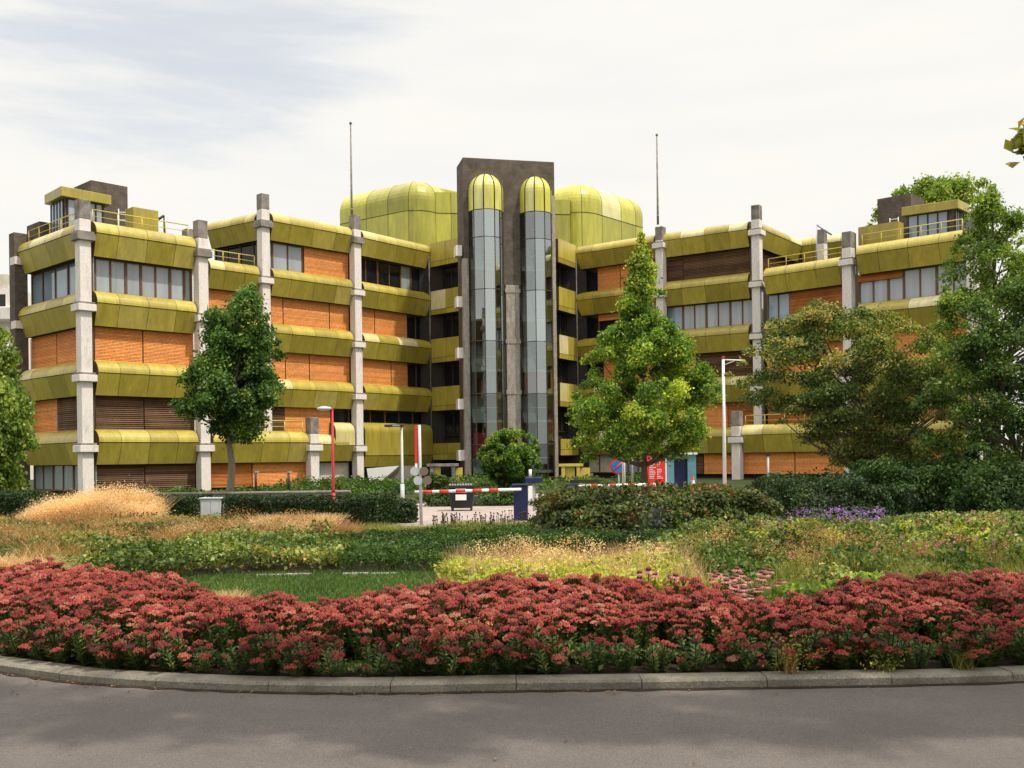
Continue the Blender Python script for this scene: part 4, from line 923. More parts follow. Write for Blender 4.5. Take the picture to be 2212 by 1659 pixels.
cover('bed_filler', pl4, 9000, lambda x, y: .08 + .22 * vnoise(x, y, .7, 19), .08, LM['mid'], 'green filler foliage under the tan grass', 'ground cover', seed=10)
def cloud(name, pl, nc, r0, r1, h0, h1, per, size, mat, label, cat='ground cover', flat=.6, seed=1):
    q = inpoly(nc, pl); C = []; T = []
    for x, y in q:
        r = random.uniform(r0, r1); h = random.uniform(h0, h1); n = int(per * (r / r1) ** 2) + 4; d = rnd_dir(n, .2); p = d * (rng.random(n) ** .5)[:, None] * np.array([r, r, r * flat])
        p[:, 2] = np.abs(p[:, 2]) * rng.choice([1, 1, 1, -.8], n); p += np.array([x, y, GZ + h]); p[:, 2] = np.maximum(p[:, 2], GZ); C.append(p); T.append(np.clip(rng.normal(.5 + random.gauss(0, .15), .2, n), 0, 1))
    C = np.concatenate(C); o = leaves(name, C, size, mat, None, .5, None, np.concatenate(T), .5); tag(o, label, cat, None, 'stuff'); return o
cloud('airy_seed_stems', poly((-60, 16.5), (260, 17), (640, 18.5), (760, 21), (700, 24), (-100, 25)), 52, .25, .55, .34, .58, 420, .032, LM['rust'], 'airy rust brown seed heads over the left ground cover', 'ground cover', .55)
cloud('airy_seed_stems', poly((350, 18.5), (760, 19.5), (760, 23.5), (300, 24)), 16, .2, .38, .38, .56, 380, .03, LM['tan'], 'airy tan seed heads over the middle left ground cover', 'ground cover', .6)
cloud('leafy_clumps', poly((-60, 15.5), (330, 16.3), (735, 17.5), (700, 21), (-60, 21)), 60, .2, .4, .2, .4, 130, .085, LM['mid'], 'darker leafy clumps in the left ground cover', 'ground cover', .7)
cloud('leafy_clumps', poly((1500, 12.5), (2260, 13), (2260, 21), (1450, 21)), 60, .2, .45, .22, .5, 150, .085, LM['mid'], 'darker leafy clumps among the right hand perennials', 'ground cover', .7)
cloud('yellowing_clumps', poly((1560, 13), (2230, 13), (2230, 21), (1600, 21)), 16, .14, .3, .3, .52, 170, .06, LM['lime'], 'yellowing clumps among the right hand perennials', 'ground cover', .7)
cloud('airy_seed_stems', poly((1480, 13), (2230, 12.6), (2230, 20), (1480, 19)), 46, .2, .42, .32, .54, 300, .03, LM['rust'], 'airy brown seed heads among the right hand perennials', 'ground cover', .6)
cloud('pale_flower_heads', poly((1000, 12.6), (1400, 12.2), (1480, 15), (1040, 15.6)), 36, .12, .3, .36, .6, 160, .028, LM['beige'], 'pale pinkish seed heads over the tan grass', 'ground cover', .7)
cloud('lime_clumps', poly((960, 12.6), (1440, 11.8), (1460, 13.2), (980, 13.8)), 40, .12, .26, .2, .42, 120, .055, LM['lime'], 'bright lime clumps behind the middle of the stonecrop', 'ground cover', .8)
cloud('entrance_planting', [(-14, 58), (9, 58), (9, 74), (-14, 72)], 90, .5, 1.2, .05, .35, 160, .2, LM['mid'], 'low dark planting in front of the entrance tower', 'ground cover', .5)
cloud('entrance_planting', [(-22, 49), (-5, 49), (-6, 60), (-22, 58)], 60, .5, 1.2, .0, .15, 160, .2, LM['mid'], 'low green planting before the left wing', 'ground cover', .4)
def grass(name, pl, n, h0, h1, w, mat, label, lean=.35, clump=.5, thr=.35, seed=1, heads=0):
    q = inpoly(n, pl); m = vnoise(q[:, 0], q[:, 1], clump, seed) > thr; q = q[m]; n = len(q)
    h = (h0 + (h1 - h0) * rng.random(n)) * (.75 + .5 * vnoise(q[:, 0], q[:, 1], clump * 1.3, seed + 1))
    o = blades(name, np.column_stack([q, np.full(n, GZ)]), h, w, mat, None, lean); tag(o, label, 'grass', None, 'stuff'); return q, h
grass('tan_grass', pl4, 8500, .30, .58, .005, LM['tan'], 'tan flowering grass behind the middle of the stonecrop', .35, .6, .28, 3)
grass('tan_grass', poly((1600, 11), (2250, 11.9), (2250, 15.5), (1700, 15)), 9000, .3, .55, .007, LM['yblade'], 'yellowing grass among the perennials at right', .5, .5, .42, 5)
grass('yellow_green_grass', poly((600, 22.5), (1140, 22.5), (1160, 24.6), (560, 24.6)), 20000, .18, .38, .014, LM['yblade'], 'yellow green grass edge before the pink paving', .5, .8, .15, 7)
grass('rust_grass', poly((40, 15.5), (200, 15.5), (260, 20), (480, 24), (480, 25.5), (-100, 25.5), (-100, 16.5)), 30000, .40, .70, .010, LM['rust'], 'rust brown airy grass on the left of the island', .6, .9, .52, 9)
grass('rust_grass', poly((340, 17.5), (640, 17.6), (780, 20), (760, 24), (380, 24)), 30000, .38, .68, .010, LM['rust'], 'rust brown airy grass in the middle of the island', .6, .9, .52, 10)
grass('tan_grass', poly((560, 21), (720, 21), (720, 23.5), (560, 23.5)), 6000, .45, .7, .016, LM['tan'], 'small drift of pale tan grass near the red lamp post', .5, .9, .3, 12)
grass('rust_grass', poly((-30, 13.6), (110, 13.8), (130, 15), (-60, 15)), 5000, .35, .6, .010, LM['tan'], 'tan grass tufts behind the far left stonecrop', .6, .5, .3, 13)
grass('orange_grass', poly((410, 11.6), (510, 11.6), (520, 12.4), (400, 12.4)), 3500, .2, .36, .008, LM['tan'], 'small tan grass tuft between stonecrop and lawn', .6, .4, .2, 14)
grass('green_grass', poly((-30, 16), (90, 16), (90, 17.8), (-40, 17.8)), 9000, .35, .55, .012, LM['blade'], 'fresh green grass clump at the left edge', .5, .6, .15, 15)
# the tall feathery grass
root = thing('feather_grass', (*gp(200, 1145).xy, 0), 'tall feathery beige grass stand before the left wing', 'ornamental grass')
n = 26000; q = inpoly(n, poly((58, 25.5), (330, 25.5), (345, 28), (52, 28))); h = (.80 + .55 * vnoise(q[:, 0], q[:, 1], .7, 2)) * (.55 + .45 * rng.random(n)) * np.clip(1.02 - .35 * np.abs((q[:, 0] - X(215, 26.5)) / 1.7) ** 2, .5, 1)
blades('stems', np.column_stack([q, np.zeros(n)]), h * 1.05, .012, LM['tan'], root, .5)
qq = np.column_stack([q + rng.normal(0, .12, q.shape), h * (.55 + .5 * rng.random(n))]); qq = np.concatenate([qq, qq + rng.normal(0, .06, qq.shape), qq + rng.normal(0, .08, qq.shape)])
leaves('plumes', qq, .045, LM['beige'], root, .1, None, np.clip(rng.normal(.6, .25, len(qq)), 0, 1), .35)
def seeds(name, pl, n, h0, h1, r, label):
    q = inpoly(n, pl); b = MB()
    for x, y in q:
        h = random.uniform(h0, h1); dx = random.uniform(-.05, .05); b.tube([(x, y, GZ), (x + dx, y, h)], .006, 3, 0, random.random(), False, False)
        b.ball((x + dx, y, h), r, r * .9, 6, 0, random.random())
        if random.random() < .6: b.ball((x + dx * .6, y, h - .1), r * .7, r * .6, 5, 0, random.random())
    o = b.build(name, LM['seed']); tag(o, label, 'seed heads', None, 'stuff')
seeds('seed_heads', poly((925, 23), (1145, 23), (1145, 26), (940, 26)), 210, .22, .56, .02, 'dark brown dried seed heads standing before the pink paving')
seeds('seed_heads', poly((240, 24.4), (340, 24.4), (340, 25.4), (240, 25.4)), 130, .35, .66, .022, 'dark brown seed heads in front of the feathery grass')
def dots(name, pl, n, z0, z1, size, mat, label, cat='flowers'):
    q = inpoly(n, pl); z = z0 + (z1 - z0) * rng.random(n); k = 5; C = np.repeat(np.column_stack([q, z]), k, 0) + rng.normal(0, size * .45, (n * k, 3))
    o = leaves(name, C, size, mat, None, .8); tag(o, label, cat, None, 'stuff')
dots('purple_asters', poly((1690, 20.9), (1760, 21.9), (1830, 21.2), (1935, 21.4), (1900, 23.2), (1810, 23.6), (1730, 23.2)), 300, .32, .66, .042, LM['purple'], 'drift of purple asters at the foot of the dark shrubs')
dots('purple_asters', poly((1620, 19.5), (2120, 20), (2120, 22.5), (1650, 22)), 150, .30, .55, .04, LM['purple'], 'scattered purple asters among the right hand perennials')
dots('magenta_flowers', poly((1700, 13), (2220, 13), (2220, 20), (1700, 20)), 70, .5, .66, .04, LM['magenta'], 'scattered magenta flowers among the right hand perennials')

# ---- leafy single plants
def leafy(label, px, y, ztop, r, n, size, mat, droop=.4, tb=0.0, name='leafy_plant', group=None):
    p = gp(px, y); root = thing(name, (p.x, p.y, GZ), label, 'plant', group)
    d = rnd_dir(n, .35); rr = (rng.random(n) ** .4)[:, None]; C = d * rr * np.array([r, r, (ztop - GZ) * .55]); C[:, 2] = np.abs(C[:, 2] + (ztop - GZ) * .38); C += np.array([p.x, p.y, GZ])
    leaves('foliage', C, size, mat, root, .6, d, np.clip(rng.normal(.5, .22, n) + tb, 0, 1), .5, droop)
    b = MB()
    for k in range(9):
        a = k * .7; b.tube([(p.x, p.y, 0), (p.x + math.cos(a) * r * .6, p.y + math.sin(a) * r * .6, ztop * .8)], .006, 4)
    b.build('stems', LM['blade'], root)
leafy('bushy fern like green plant behind the stonecrop right of the pink coneflowers', 1745, 1372, .55, .55, 2600, .085, LM['light'], .5, -.15)
leafy('lobed bright green leafy plant leaning over the stonecrop', 1868, 1352, .60, .42, 1200, .12, LM['light'], .3, .05)
leafy('yellowing leafy plant behind the lobed green plant', 1790, 1300, .52, .36, 600, .08, LM['cover'], .2, .25)
leafy('pale lime leafy tuft at the left end of the tan grass', 985, 1312, .36, .32, 900, .075, LM['lime'], .1, .15)
leafy('large leaved yellow green plant beside the coneflowers', 1400, 1316, .52, .4, 800, .1, LM['lime'], .3, -.1)
leafy('broad blue green leafy clump at the foot of the reddish shrub', 1640, 1215, .58, .8, 2600, .1, LM['cover'], .3, -.25)

# ---- pink coneflowers
def coneflower_proto():
    root = thing('coneflower', (0, 0, 0), 'pink coneflower with dark brown centre in the cluster behind the stonecrop', 'flower', 'pink coneflowers behind the stonecrop')
    b = MB(); b.tube([(0, 0, 0), (.01, 0, .3), (0, 0, .6)], .006, 5); b.build('stem', LM['blade'], root)
    b = MB(); b.ball((0, 0, .618), .030, .034, 10, 0, .6); b.build('flower_centre', LM['cone'], root)
    n = 14; a = np.arange(n) * 2 * np.pi / n; d = np.stack([np.cos(a), np.sin(a), np.full(n, -1.0)], 1)
    C = np.stack([np.cos(a) * .045, np.sin(a) * .045, np.full(n, .582)], 1); Nn = np.stack([np.cos(a) * .5, np.sin(a) * .5, np.ones(n)], 1)
    V, Fc = leafgeo(C, d, Nn, .065, .024, .03); npmesh('petals', V, Fc, rng.random(n), LM['pinkpetal'], root)
    return root
cf = coneflower_proto(); first = True
cps = [(1545 + 5 * i + random.uniform(-8, 8) if False else random.uniform(1535, 1695), random.uniform(1226, 1310)) for i in range(44)] + [(1390, 1236), (1402, 1226), (1412, 1240), (1384, 1246), (1458, 1246), (1448, 1240), (1420, 1178), (1434, 1182), (1441, 1190), (1428, 1188), (1490, 1212), (1504, 1206), (1496, 1200)]
for i, (x_, y_) in enumerate(cps):
    o = cf if i == 0 else copy_tree(cf)
    Z = 12.6 - (y_ - 1226) / 84 * 2.3 if x_ > 1520 else (11.8 if y_ > 1220 else 15.5)
    p = wp(x_, y_, Z); s_ = (p.z - GZ) / .62; o.location = (p.x, p.y, GZ); o.scale = (1.15, 1.15, max(.5, s_)); o.rotation_euler = (R_(random.uniform(-9, 9)), R_(random.uniform(-9, 9)), random.uniform(0, 6))
    if x_ < 1520: o['label'] = 'pink coneflower standing apart left of the main coneflower cluster' 

# ---- red stonecrop along the kerb
def floretgeo(c, R, hz, nf, tilt):
    """flat-topped head: many small pyramids on a shallow dome"""
    rr = np.sqrt(rng.random(nf)); a = rng.random(nf) * 2 * np.pi; x, y = rr * np.cos(a), rr * np.sin(a)
    lump = .12 * np.sin(a * 5 + R * 90) * rr
    z = hz * (1 - rr ** 2.2) + lump * hz * 2 + rng.normal(0, .004, nf)
    P = np.stack([x * R, y * R, z], 1); Nn = unit(np.stack([x * .6, y * .6, np.ones(nf)], 1) + rng.normal(0, .25, (nf, 3)))
    T = unit(np.cross(Nn, rnd_dir(nf))); B = np.cross(Nn, T); s = (.010 + .006 * rng.random(nf))[:, None] * (R / .07) ** .5
    V = np.stack([P + T * s, P + B * s, P - T * s, P - B * s, P + Nn * s * 1.1], 1)
    V[:, :4] -= Nn[:, None] * s[:, None] * .5
    V = V.reshape(-1, 3)
    ct, st_ = math.cos(tilt[0]), math.sin(tilt[0]); V = V @ np.array([[1, 0, 0], [0, ct, st_], [0, -st_, ct]]); ct, st_ = math.cos(tilt[1]), math.sin(tilt[1]); V = V @ np.array([[ct, 0, -st_], [0, 1, 0], [st_, 0, ct]])
    V = V + c; i = np.arange(nf)[:, None] * 5
    Fc = np.concatenate([i + np.array([[0, 1, 4]]), i + np.array([[1, 2, 4]]), i + np.array([[2, 3, 4]]), i + np.array([[3, 0, 4]])])
    return V, Fc
def stonecrop(nh, spread, hmin, hmax, leafy_=1.0, lean=0.0, hue=0.0):
    root = thing('stonecrop', (0, 0, 0), 'red flowered stonecrop plant in the dense bed along the kerb', 'flowering plant', 'red stonecrop plants along the kerb')
    Vs, Fs, Ts, off = [], [], [], 0; stm = MB(); LC = []; LA = []
    for k in range(nh):
        a = k * 2.4 + random.random(); rr = spread * math.sqrt((k + .5) / nh); h = random.uniform(hmin, hmax) * (1 - .18 * (rr / spread) ** 2)
        c = np.array([rr * math.cos(a), rr * math.sin(a) - lean * random.random(), h]); R = random.uniform(.036, .064)
        nf = int(75 * (R / .07) ** 2); V, Fc = floretgeo(c, R, R * .32, nf, (rr / spread * math.sin(a) * .35, rr / spread * math.cos(a) * .3))
        t0 = random.gauss(.5, .23) + hue; Vs.append(V); Fs.append(Fc + off); off += len(V); t = np.clip(rng.normal(t0, .13, nf), 0, 1); Ts.append(np.tile(t, 4))
        b0 = (c[0] * .35, c[1] * .35, 0); stm.tube([b0, (c[0] * .8, c[1] * .8, h * .55), tuple(c - np.array([0, 0, .004]))], [.006, .006, .005], 4, 0, .3, True, False)
        for s_ in range(5): q = s_ * 1.256; stm.tube([(c[0] * .97, c[1] * .97, h * .86), (c[0] + R * .6 * math.cos(q), c[1] + R * .6 * math.sin(q), h)], .004, 3, 0, .45, True, False)
        m = int(15 * leafy_)
        for j in range(m):
            f = .12 + .74 * (j + random.random()) / m; q = j * 2.4 + k; LC.append((b0[0] + (c[0] - b0[0]) * f + math.cos(q) * .03, b0[1] + (c[1] - b0[1]) * f + math.sin(q) * .03, h * f)); LA.append((math.cos(q), math.sin(q), .5))
    npmesh('flower_heads', np.concatenate(Vs), np.concatenate(Fs), np.concatenate(Ts), LM['sedum'], root)
    LC = np.array(LC); LA = np.array(LA); n = len(LC); V, Fc = leafgeo(LC, LA, unit(np.column_stack([-LA[:, 0] * .5, -LA[:, 1] * .5, np.ones(n)])), .065, .032, .1)
    npmesh('foliage', V, Fc, np.clip(rng.normal(.5, .25, n), 0, .97), LM['sleaf'], root)
    stm.build('stems', LM['sleaf'], root); return root
full = [stonecrop(29, .22, .40, .56, .9, 0, h) for h in (0, .1, -.16, .14, -.06, .24, -.24)]
front = [stonecrop(nh, .20, .22, .50, 2.0, .10, h) for nh, h in ((19, -.1), (16, 0), (20, -.2), (15, .08))]
green = [stonecrop(6, .18, .2, .42, 2.6, .1, -.2), stonecrop(5, .17, .2, .38, 2.6, .05, -.1)]
used = set()
bx = [0, 120, 330, 480, 700, 760, 850, 1000, 1090, 1200, 1360, 1500, 1650, 1750, 1900, 2212]; bz = [13.7, 13.2, 12.0, 10.3, 9.85, 9.5, 10.6, 11.1, 11.8, 11, 10.8, 10.1, 9.35, 9.7, 10.7, 10.9]
def put(lst, x, y, sc_, tilt=0.0):
    pr = random.choice(lst)
    if id(pr) in used: o = copy_tree(pr)
    else: o = pr; used.add(id(pr))
    o.location = (x, y, GZ - .01); o.rotation_euler = (R_(tilt + random.uniform(-4, 4)), R_(random.uniform(-5, 5)), random.uniform(-.5, .5) if tilt else random.uniform(0, 6.28)); o.scale = (sc_, sc_, sc_ * random.uniform(.93, 1.05))
row = 0; d = .42; count = 0
while d < 6:
    line = shift_line(KL, d); acc = random.random() * .3
    for i in range(len(line) - 1):
        a, c = line[i], line[i + 1]; ln = (c - a).length; acc += ln
        while acc > (.30 if row < 1 else .335):
            acc -= (.30 if row < 1 else .335); p = a.lerp(c, max(0, min(1, 1 - acc / ln))) + Vector((random.uniform(-.06, .06), random.uniform(-.05, .05)))
            px_ = CX + FP * p.x / p.y
            if not -60 < px_ < 2272: continue
            if p.y > np.interp(px_, bx, bz): continue
            if p.y - 8.1 < .0 : continue
            if row == 0: put(front if random.random() < (.75 if px_ < 1000 else .42) else green, p.x, p.y, random.uniform(.78, 1.0), 16)
            else: put(full, p.x, p.y, random.uniform(.88, 1.1) * (1.0 if row > 1 else .93))
            count += 1
    row += 1; d += .31
print('stonecrop plants', count)
for lst in (full, front, green):
    for pr in lst:
        if id(pr) not in used:
            for ch in list(pr.children): bpy.data.objects.remove(ch)
            bpy.data.objects.remove(pr)
# soil-level greenery in the gaps of the bed
gpx = [(p.x, p.y) for p in shift_line(KL, .28)[16:-20]]; gpy = [(p.x, p.y) for p in shift_line(KL, .75)[16:-20]][::-1]
cover('bed_undergrowth', gpx + gpy, 9000, lambda x, y: .05 + .20 * vnoise(x, y, .4, 3), .05, LM['sleaf'], 'leafy green undergrowth at the front edge of the stonecrop bed', 'ground cover', tintshift=-.2)
def weed(label, px, y, h, n, mat, lean=.9, w=.006, leafm=None):
    p = gp(px, y); root = thing('weed', (p.x, p.y, 0), label, 'weed')
    b0 = np.column_stack([p.x + rng.normal(0, .035, n), p.y + .08 + rng.normal(0, .02, n), np.full(n, .06)])
    blades('blades', b0, h * (.5 + .5 * rng.random(n)), w, mat, root, lean)
    if leafm: leaves('leaves', np.column_stack([p.x + rng.normal(0, .10, 160), p.y + .08 + rng.normal(0, .04, 160), .08 + h * rng.random(160)]), .028, leafm, root)
weed('fresh green grass tuft growing over the kerb at right', 2092, 1468, .26, 110, LM['yblade'])
weed('reddish dry weed growing over the kerb', 1718, 1480, .30, 36, LM['rust'], .6, .006, LM['maple_tip'])
weed('small yellow green weed at the kerb between the dry weed and the grass tuft', 1918, 1472, .16, 30, LM['yblade'], .5, .006, LM['lime'])
weed('yellow leaved weed among the stonecrop near the middle', 885, 1440, .38, 30, LM['yblade'], .5, .006, LM['lime'])
weed('twiggy yellow orange weed in the gap of the stonecrop', 1010, 1462, .42, 60, LM['rust'], .6, .006, LM['lime'])

# fallen leaves and grit along the gutter and on the road
nl = 150; q = []
gl_ = shift_line(KL, 0)
for k in range(nl):
    i = random.randrange(18, len(KL) - 22); t = random.random(); d = -.03 - abs(random.gauss(0, .10)) if k % 4 else -random.uniform(.1, 2.6)
    p = KL[i].lerp(KL[i + 1], t); n_ = (KL[i + 1] - KL[i]).normalized(); n_ = Vector((-n_.y, n_.x)); q.append((p.x + n_.x * d, p.y + n_.y * d, .008))
q = np.array(q); Nn = unit(rng.normal(0, .3, (nl, 3)) + np.array([0, 0, 1.0])); V, Fc = leafgeo(q, np.cross(Nn, rnd_dir(nl)), Nn, .02 + .035 * rng.random(nl), .018, .15)
tag(npmesh('leaf_litter', V, Fc, rng.random(nl) * .55, LM['rust']), 'dry leaves and grit lying along the kerb and on the road', 'leaf litter', None, 'stuff')
# ------------------------------------------------------------------ street furniture
def pole_lamp(label, px, ytop, ybot, r, col, head, name='street_lamp', extra=None):
    p = gp(px, ybot); t = wp(px, ytop, p.y); root = thing(name, (p.x, p.y, 0), label, 'street lamp')
    dx = wp(px - (ybot - ytop) * .012, ytop, p.y).x * 0 + p.x
    b = MB(); b.tube([(p.x, p.y, 0), (p.x, p.y, .95)], r * 1.5, 12); b.tube([(p.x, p.y, .95), (p.x, p.y, 1.02), (p.x, p.y, t.z)], [r * 1.5, r, r * .8], 12); b.build('pole', M[col], root)
    head(root, p, t.z); return root
def head_round(root, p, z):
    b = MB(); b.ball((p.x - .22, p.y, z + .02), .12, .065, 14); b.v = [(p.x - .22 + (x - p.x + .22) * 1.75, y, zz) for x, y, zz in b.v]; b.build('lamp_head', M['steel'], root)
    b = MB(); b.tube([(p.x, p.y, z - .04), (p.x - .05, p.y, z + .02)], .04, 8); b.build('bracket', M['red'], root)
pole_lamp('red lamp post with a pale oval head beside the clipped hedge', 721, 884, 1138, .042, 'red', head_round)
def head_flat(root, p, z):
    b = MB(); b.box(p.x - .62, p.x + .06, p.y - .16, p.y + .16, z, z + .09); b.build('lamp_head', M['dark'], root, bevel=.03)
    b = MB(); b.box(p.x - .32, p.x - .05, p.y - .165, p.y - .13, z + .02, z + .07); b.build('lens', M['bglass'], root)
pole_lamp('grey lamp post with flat black head in front of the last left bay', 870, 922, 1102, .05, 'steel', head_flat)
# tall white pole with arm
p = gp(1566, 1078); z1 = wp(1566, 774, p.y).z; root = thing('street_lamp', (p.x, p.y, 0), 'tall white pole with a thin side arm left of the russet maple', 'street lamp')
b = MB(); b.tube([(p.x, p.y, 0), (p.x, p.y, z1)], [.085, .055], 10); b.build('pole', M['white'], root)
b = MB(); b.tube([(p.x, p.y, z1 - .06), (p.x + .9, p.y, z1 - .1)], .025, 6); b.tube([(p.x, p.y, z1 - .3), (p.x + .5, p.y, z1 - .1)], .012, 5); b.build('arm', M['white'], root)
b = MB(); b.ball((p.x, p.y, z1 + .03), .09, .06, 8); b.build('cap', M['red'], root)
# short post in front of the right hand ground floor
p = gp(1660, 1075); z1 = wp(1660, 985, p.y).z; root = thing('marker_post', (p.x, p.y, 0), 'thin grey post in front of the orange ground floor blinds at right', 'post')
b = MB(); b.tube([(p.x, p.y, 0), (p.x, p.y, z1)], .045, 8); b.build('pole', M['steel'], root); b = MB(); b.box(p.x - .09, p.x + .09, p.y - .06, p.y + .06, z1, z1 + .1); b.build('cap', M['dark'], root)
# bollards before the left wing
for px, yt in ((553, 1508 / 1.4756), (624, 1018)):
    p = gp(px, 1076); z1 = wp(px, 1020, p.y).z; root = thing('marker_post', (p.x, p.y, 0), 'slim dark post before the left wing, ' + ('left of the pale tree trunk' if px > 600 else 'beside the second concrete column') if False else ('slim dark post right of the pale tree trunk' if px > 600 else 'slim dark post just right of the pale tree trunk base'), 'post')
    b = MB(); b.tube([(p.x, p.y, 0), (p.x, p.y, z1)], .06, 8); b.build('pole', M['dark'], root); b = MB(); b.box(p.x - .02, p.x + .16, p.y - .06, p.y + .06, z1 - .02, z1 + .05); b.build('cap', M['steel'], root)
# grey cabinet
a, c = wp(433, 1118, 29.5), wp(477, 1118, 29.5); zt = wp(455, 1075, 29.5).z
root = thing('utility_cabinet', ((a.x + c.x) / 2, 29.7, 0), 'grey utility cabinet at the end of the clipped hedge', 'utility cabinet')
b = MB(); b.box(a.x, c.x, 29.5, 29.95, 0, zt - .04); b.build('body', M['steel'], root, bevel=.01)
b = MB(); b.box(a.x - .03, c.x + .03, 29.46, 29.99, zt - .038, zt); b.build('roof', M['steel'], root, bevel=.01)
b = MB(); b.box(a.x + .03, (a.x + c.x) / 2 - .01, 29.485, 29.499, .08, zt - .08); b.build('door', M['steel'], root); b = MB(); b.box((a.x + c.x) / 2 + .01, c.x - .03, 29.485, 29.499, .08, zt - .08); b.build('door', M['steel'], root)
# wheeled bin
p = gp(998, 1103); zt = wp(998, 1043, p.y).z; w = 29 * p.y / FP
root = thing('wheeled_bin', (p.x, p.y, 0), 'black wheeled waste container with two white notices behind the barrier arm', 'waste container')
b = MB(); b.prism([(p.x - w * .8, p.y - .3, .1), (p.x + w * .8, p.y - .3, .1), (p.x + w * .8, p.y + .3, .1), (p.x - w * .8, p.y + .3, .1)], [(p.x - w * .95, p.y - .4, zt - .17), (p.x + w * .95, p.y - .4, zt - .17), (p.x + w * .95, p.y + .4, zt - .17), (p.x - w * .95, p.y + .4, zt - .17)]); b.build('body', M['dark'], root, bevel=.03)
b = MB(); b.box(p.x - w, p.x + w, p.y - .46, p.y + .46, zt - .165, zt - .08); b.lathe((0, 0, 0), [(.0, 0), (.0, 0)], 3); b.build('lid', M['dark'], root, bevel=.03)
b = MB(); 
for k in range(9): b.box(p.x - w + .06 + k * (2 * w - .12) / 9, p.x - w + .06 + (k + .6) * (2 * w - .12) / 9, p.y - .44, p.y - .38, zt - .078, zt - .02)
b.build('lid_ribs', M['steel'], root)
for z in (zt - .33, zt - .60):
    b = MB(); b.box(p.x - .2, p.x + .18, p.y - .425, p.y - .405, z, z + (.14 if z > zt - .5 else .2)); b.build('notice', M['white'], root)
for sx in (-1, 1):
    for sy in (-1, 1): b = MB(); b.tube([(p.x + sx * w * .7 - .03, p.y + sy * .25, .07), (p.x + sx * w * .7 + .03, p.y + sy * .25, .07)], .07, 10); b.build('wheel', M['dark'], root)
# barriers
def arm(b_white, b_red, a, c, r, nred, start=.12, span=.62):
    a, c = Vector(a), Vector(c); b_white.tube([a, c], r, 8)
    for k in range(nred):
        f = start + span * k / (nred - 1); q0, q1 = a.lerp(c, f - .045), a.lerp(c, f + .045); b_red.tube([q0, q1], r * 1.06, 8)
p = gp(1126, 1124); zt = wp(1126, 1049, p.y).z
root = thing('parking_barrier', (p.x, p.y, 0), 'closed parking barrier with red and white arm reaching left from a navy post', 'barrier')
b = MB(); b.box(p.x - .22, p.x + .2, p.y - .22, p.y + .22, 0, zt); b.box(p.x - .26, p.x + .24, p.y - .26, p.y + .26, zt + .002, zt + .05); b.build('post', M['navy'], root, bevel=.015)
b = MB(); b.box(p.x + .21, p.x + .34, p.y - .2, p.y + .1, zt - .45, zt - .02); b.build('housing', M['white'], root)
b, rr_ = MB(), MB(); arm(b, rr_, wp(896, 1063, p.y - .3), wp(1126, 1057, p.y - .3), .042, 5); o = b.build('arm', M['white'], root); rr_.build('stripes', M['signred'], o)
p2 = gp(1160, 1118); z2 = wp(1160, 1040, p2.y + 4).z
root = thing('card_reader', (p2.x, p2.y + 4, 0), 'dark card reader on a stand just right of the navy barrier post', 'card reader')
b = MB(); b.tube([(p2.x, p2.y + 4, 0), (p2.x, p2.y + 4, z2)], .05, 8); b.build('stand', M['steel'], root); b = MB(); b.box(p2.x - .3, p2.x + .3, p2.y + 3.8, p2.y + 4.1, z2 - .05, z2 + .14); b.build('reader', M['navy'], root, bevel=.02)
b = MB(); b.tube([(p2.x - .12, p2.y + 4, z2 + .14), (p2.x - .12, p2.y + 4, z2 + .42)], .05, 8); b.build('lamp', M['white'], root)
Zb = 37; a, c = wp(1250, 1051, Zb), wp(1420, 1047, Zb)
root = thing('parking_barrier', (a.x - .1, Zb, 0), 'second barrier with white and red arm half hidden by the reddish shrub', 'barrier')
b = MB(); b.box(a.x - .45, a.x - .05, Zb - .2, Zb + .2, 0, a.z + .1); b.build('post', M['navy'], root, bevel=.015)
b, rr_ = MB(), MB(); arm(b, rr_, a, c, .06, 4, .2, .7); o = b.build('arm', M['white'], root); rr_.build('stripes', M['signred'], o)
b = MB(); b.box(a.x - .3, a.x + .75, Zb + .1, Zb + .2, a.z + .12, a.z + .24); b.build('counterweight', M['dark'], root)
# raised barrier pole with round signs
p = gp(910, 1134); zt = wp(904, 918, p.y).z
root = thing('sign_post', (p.x, p.y, 0), 'grey sign post with two round signs and an upright red and white bar', 'sign post')
b = MB(); b.tube([(p.x, p.y, 0), (p.x - .02, p.y, zt)], .045, 10); b.build('pole', M['steel'], root)
for y0, y1, col, nm in ((919, 1000, 'signred', 'red_bar'), (1001, 1024, 'white', 'white_bar')):
    za, zb = wp(900, y1, p.y).z, wp(900, y0, p.y).z; b = MB(); b.box(p.x - .15, p.x - .085, p.y - .05, p.y + .0, za, zb); b.build(nm, M[col], root)
for y0, dx, an in ((1018, -.03, 0), (1038, .06, 0)):
    for sx, col in ((-1, 'steel'), (1, 'brownback')):
        if col == 'brownback': M.setdefault('brownback', pm('sign_back', (.15, .11, .09), .6))
        z = wp(900, y0, p.y).z; cx_ = p.x + sx * .13 + dx; b = MB(); b.tube([(cx_, p.y - .06 - .01 * sx, z), (cx_, p.y - .085 - .01 * sx, z)], .125, 18, sm=False); b.build('round_sign', M[col], root)
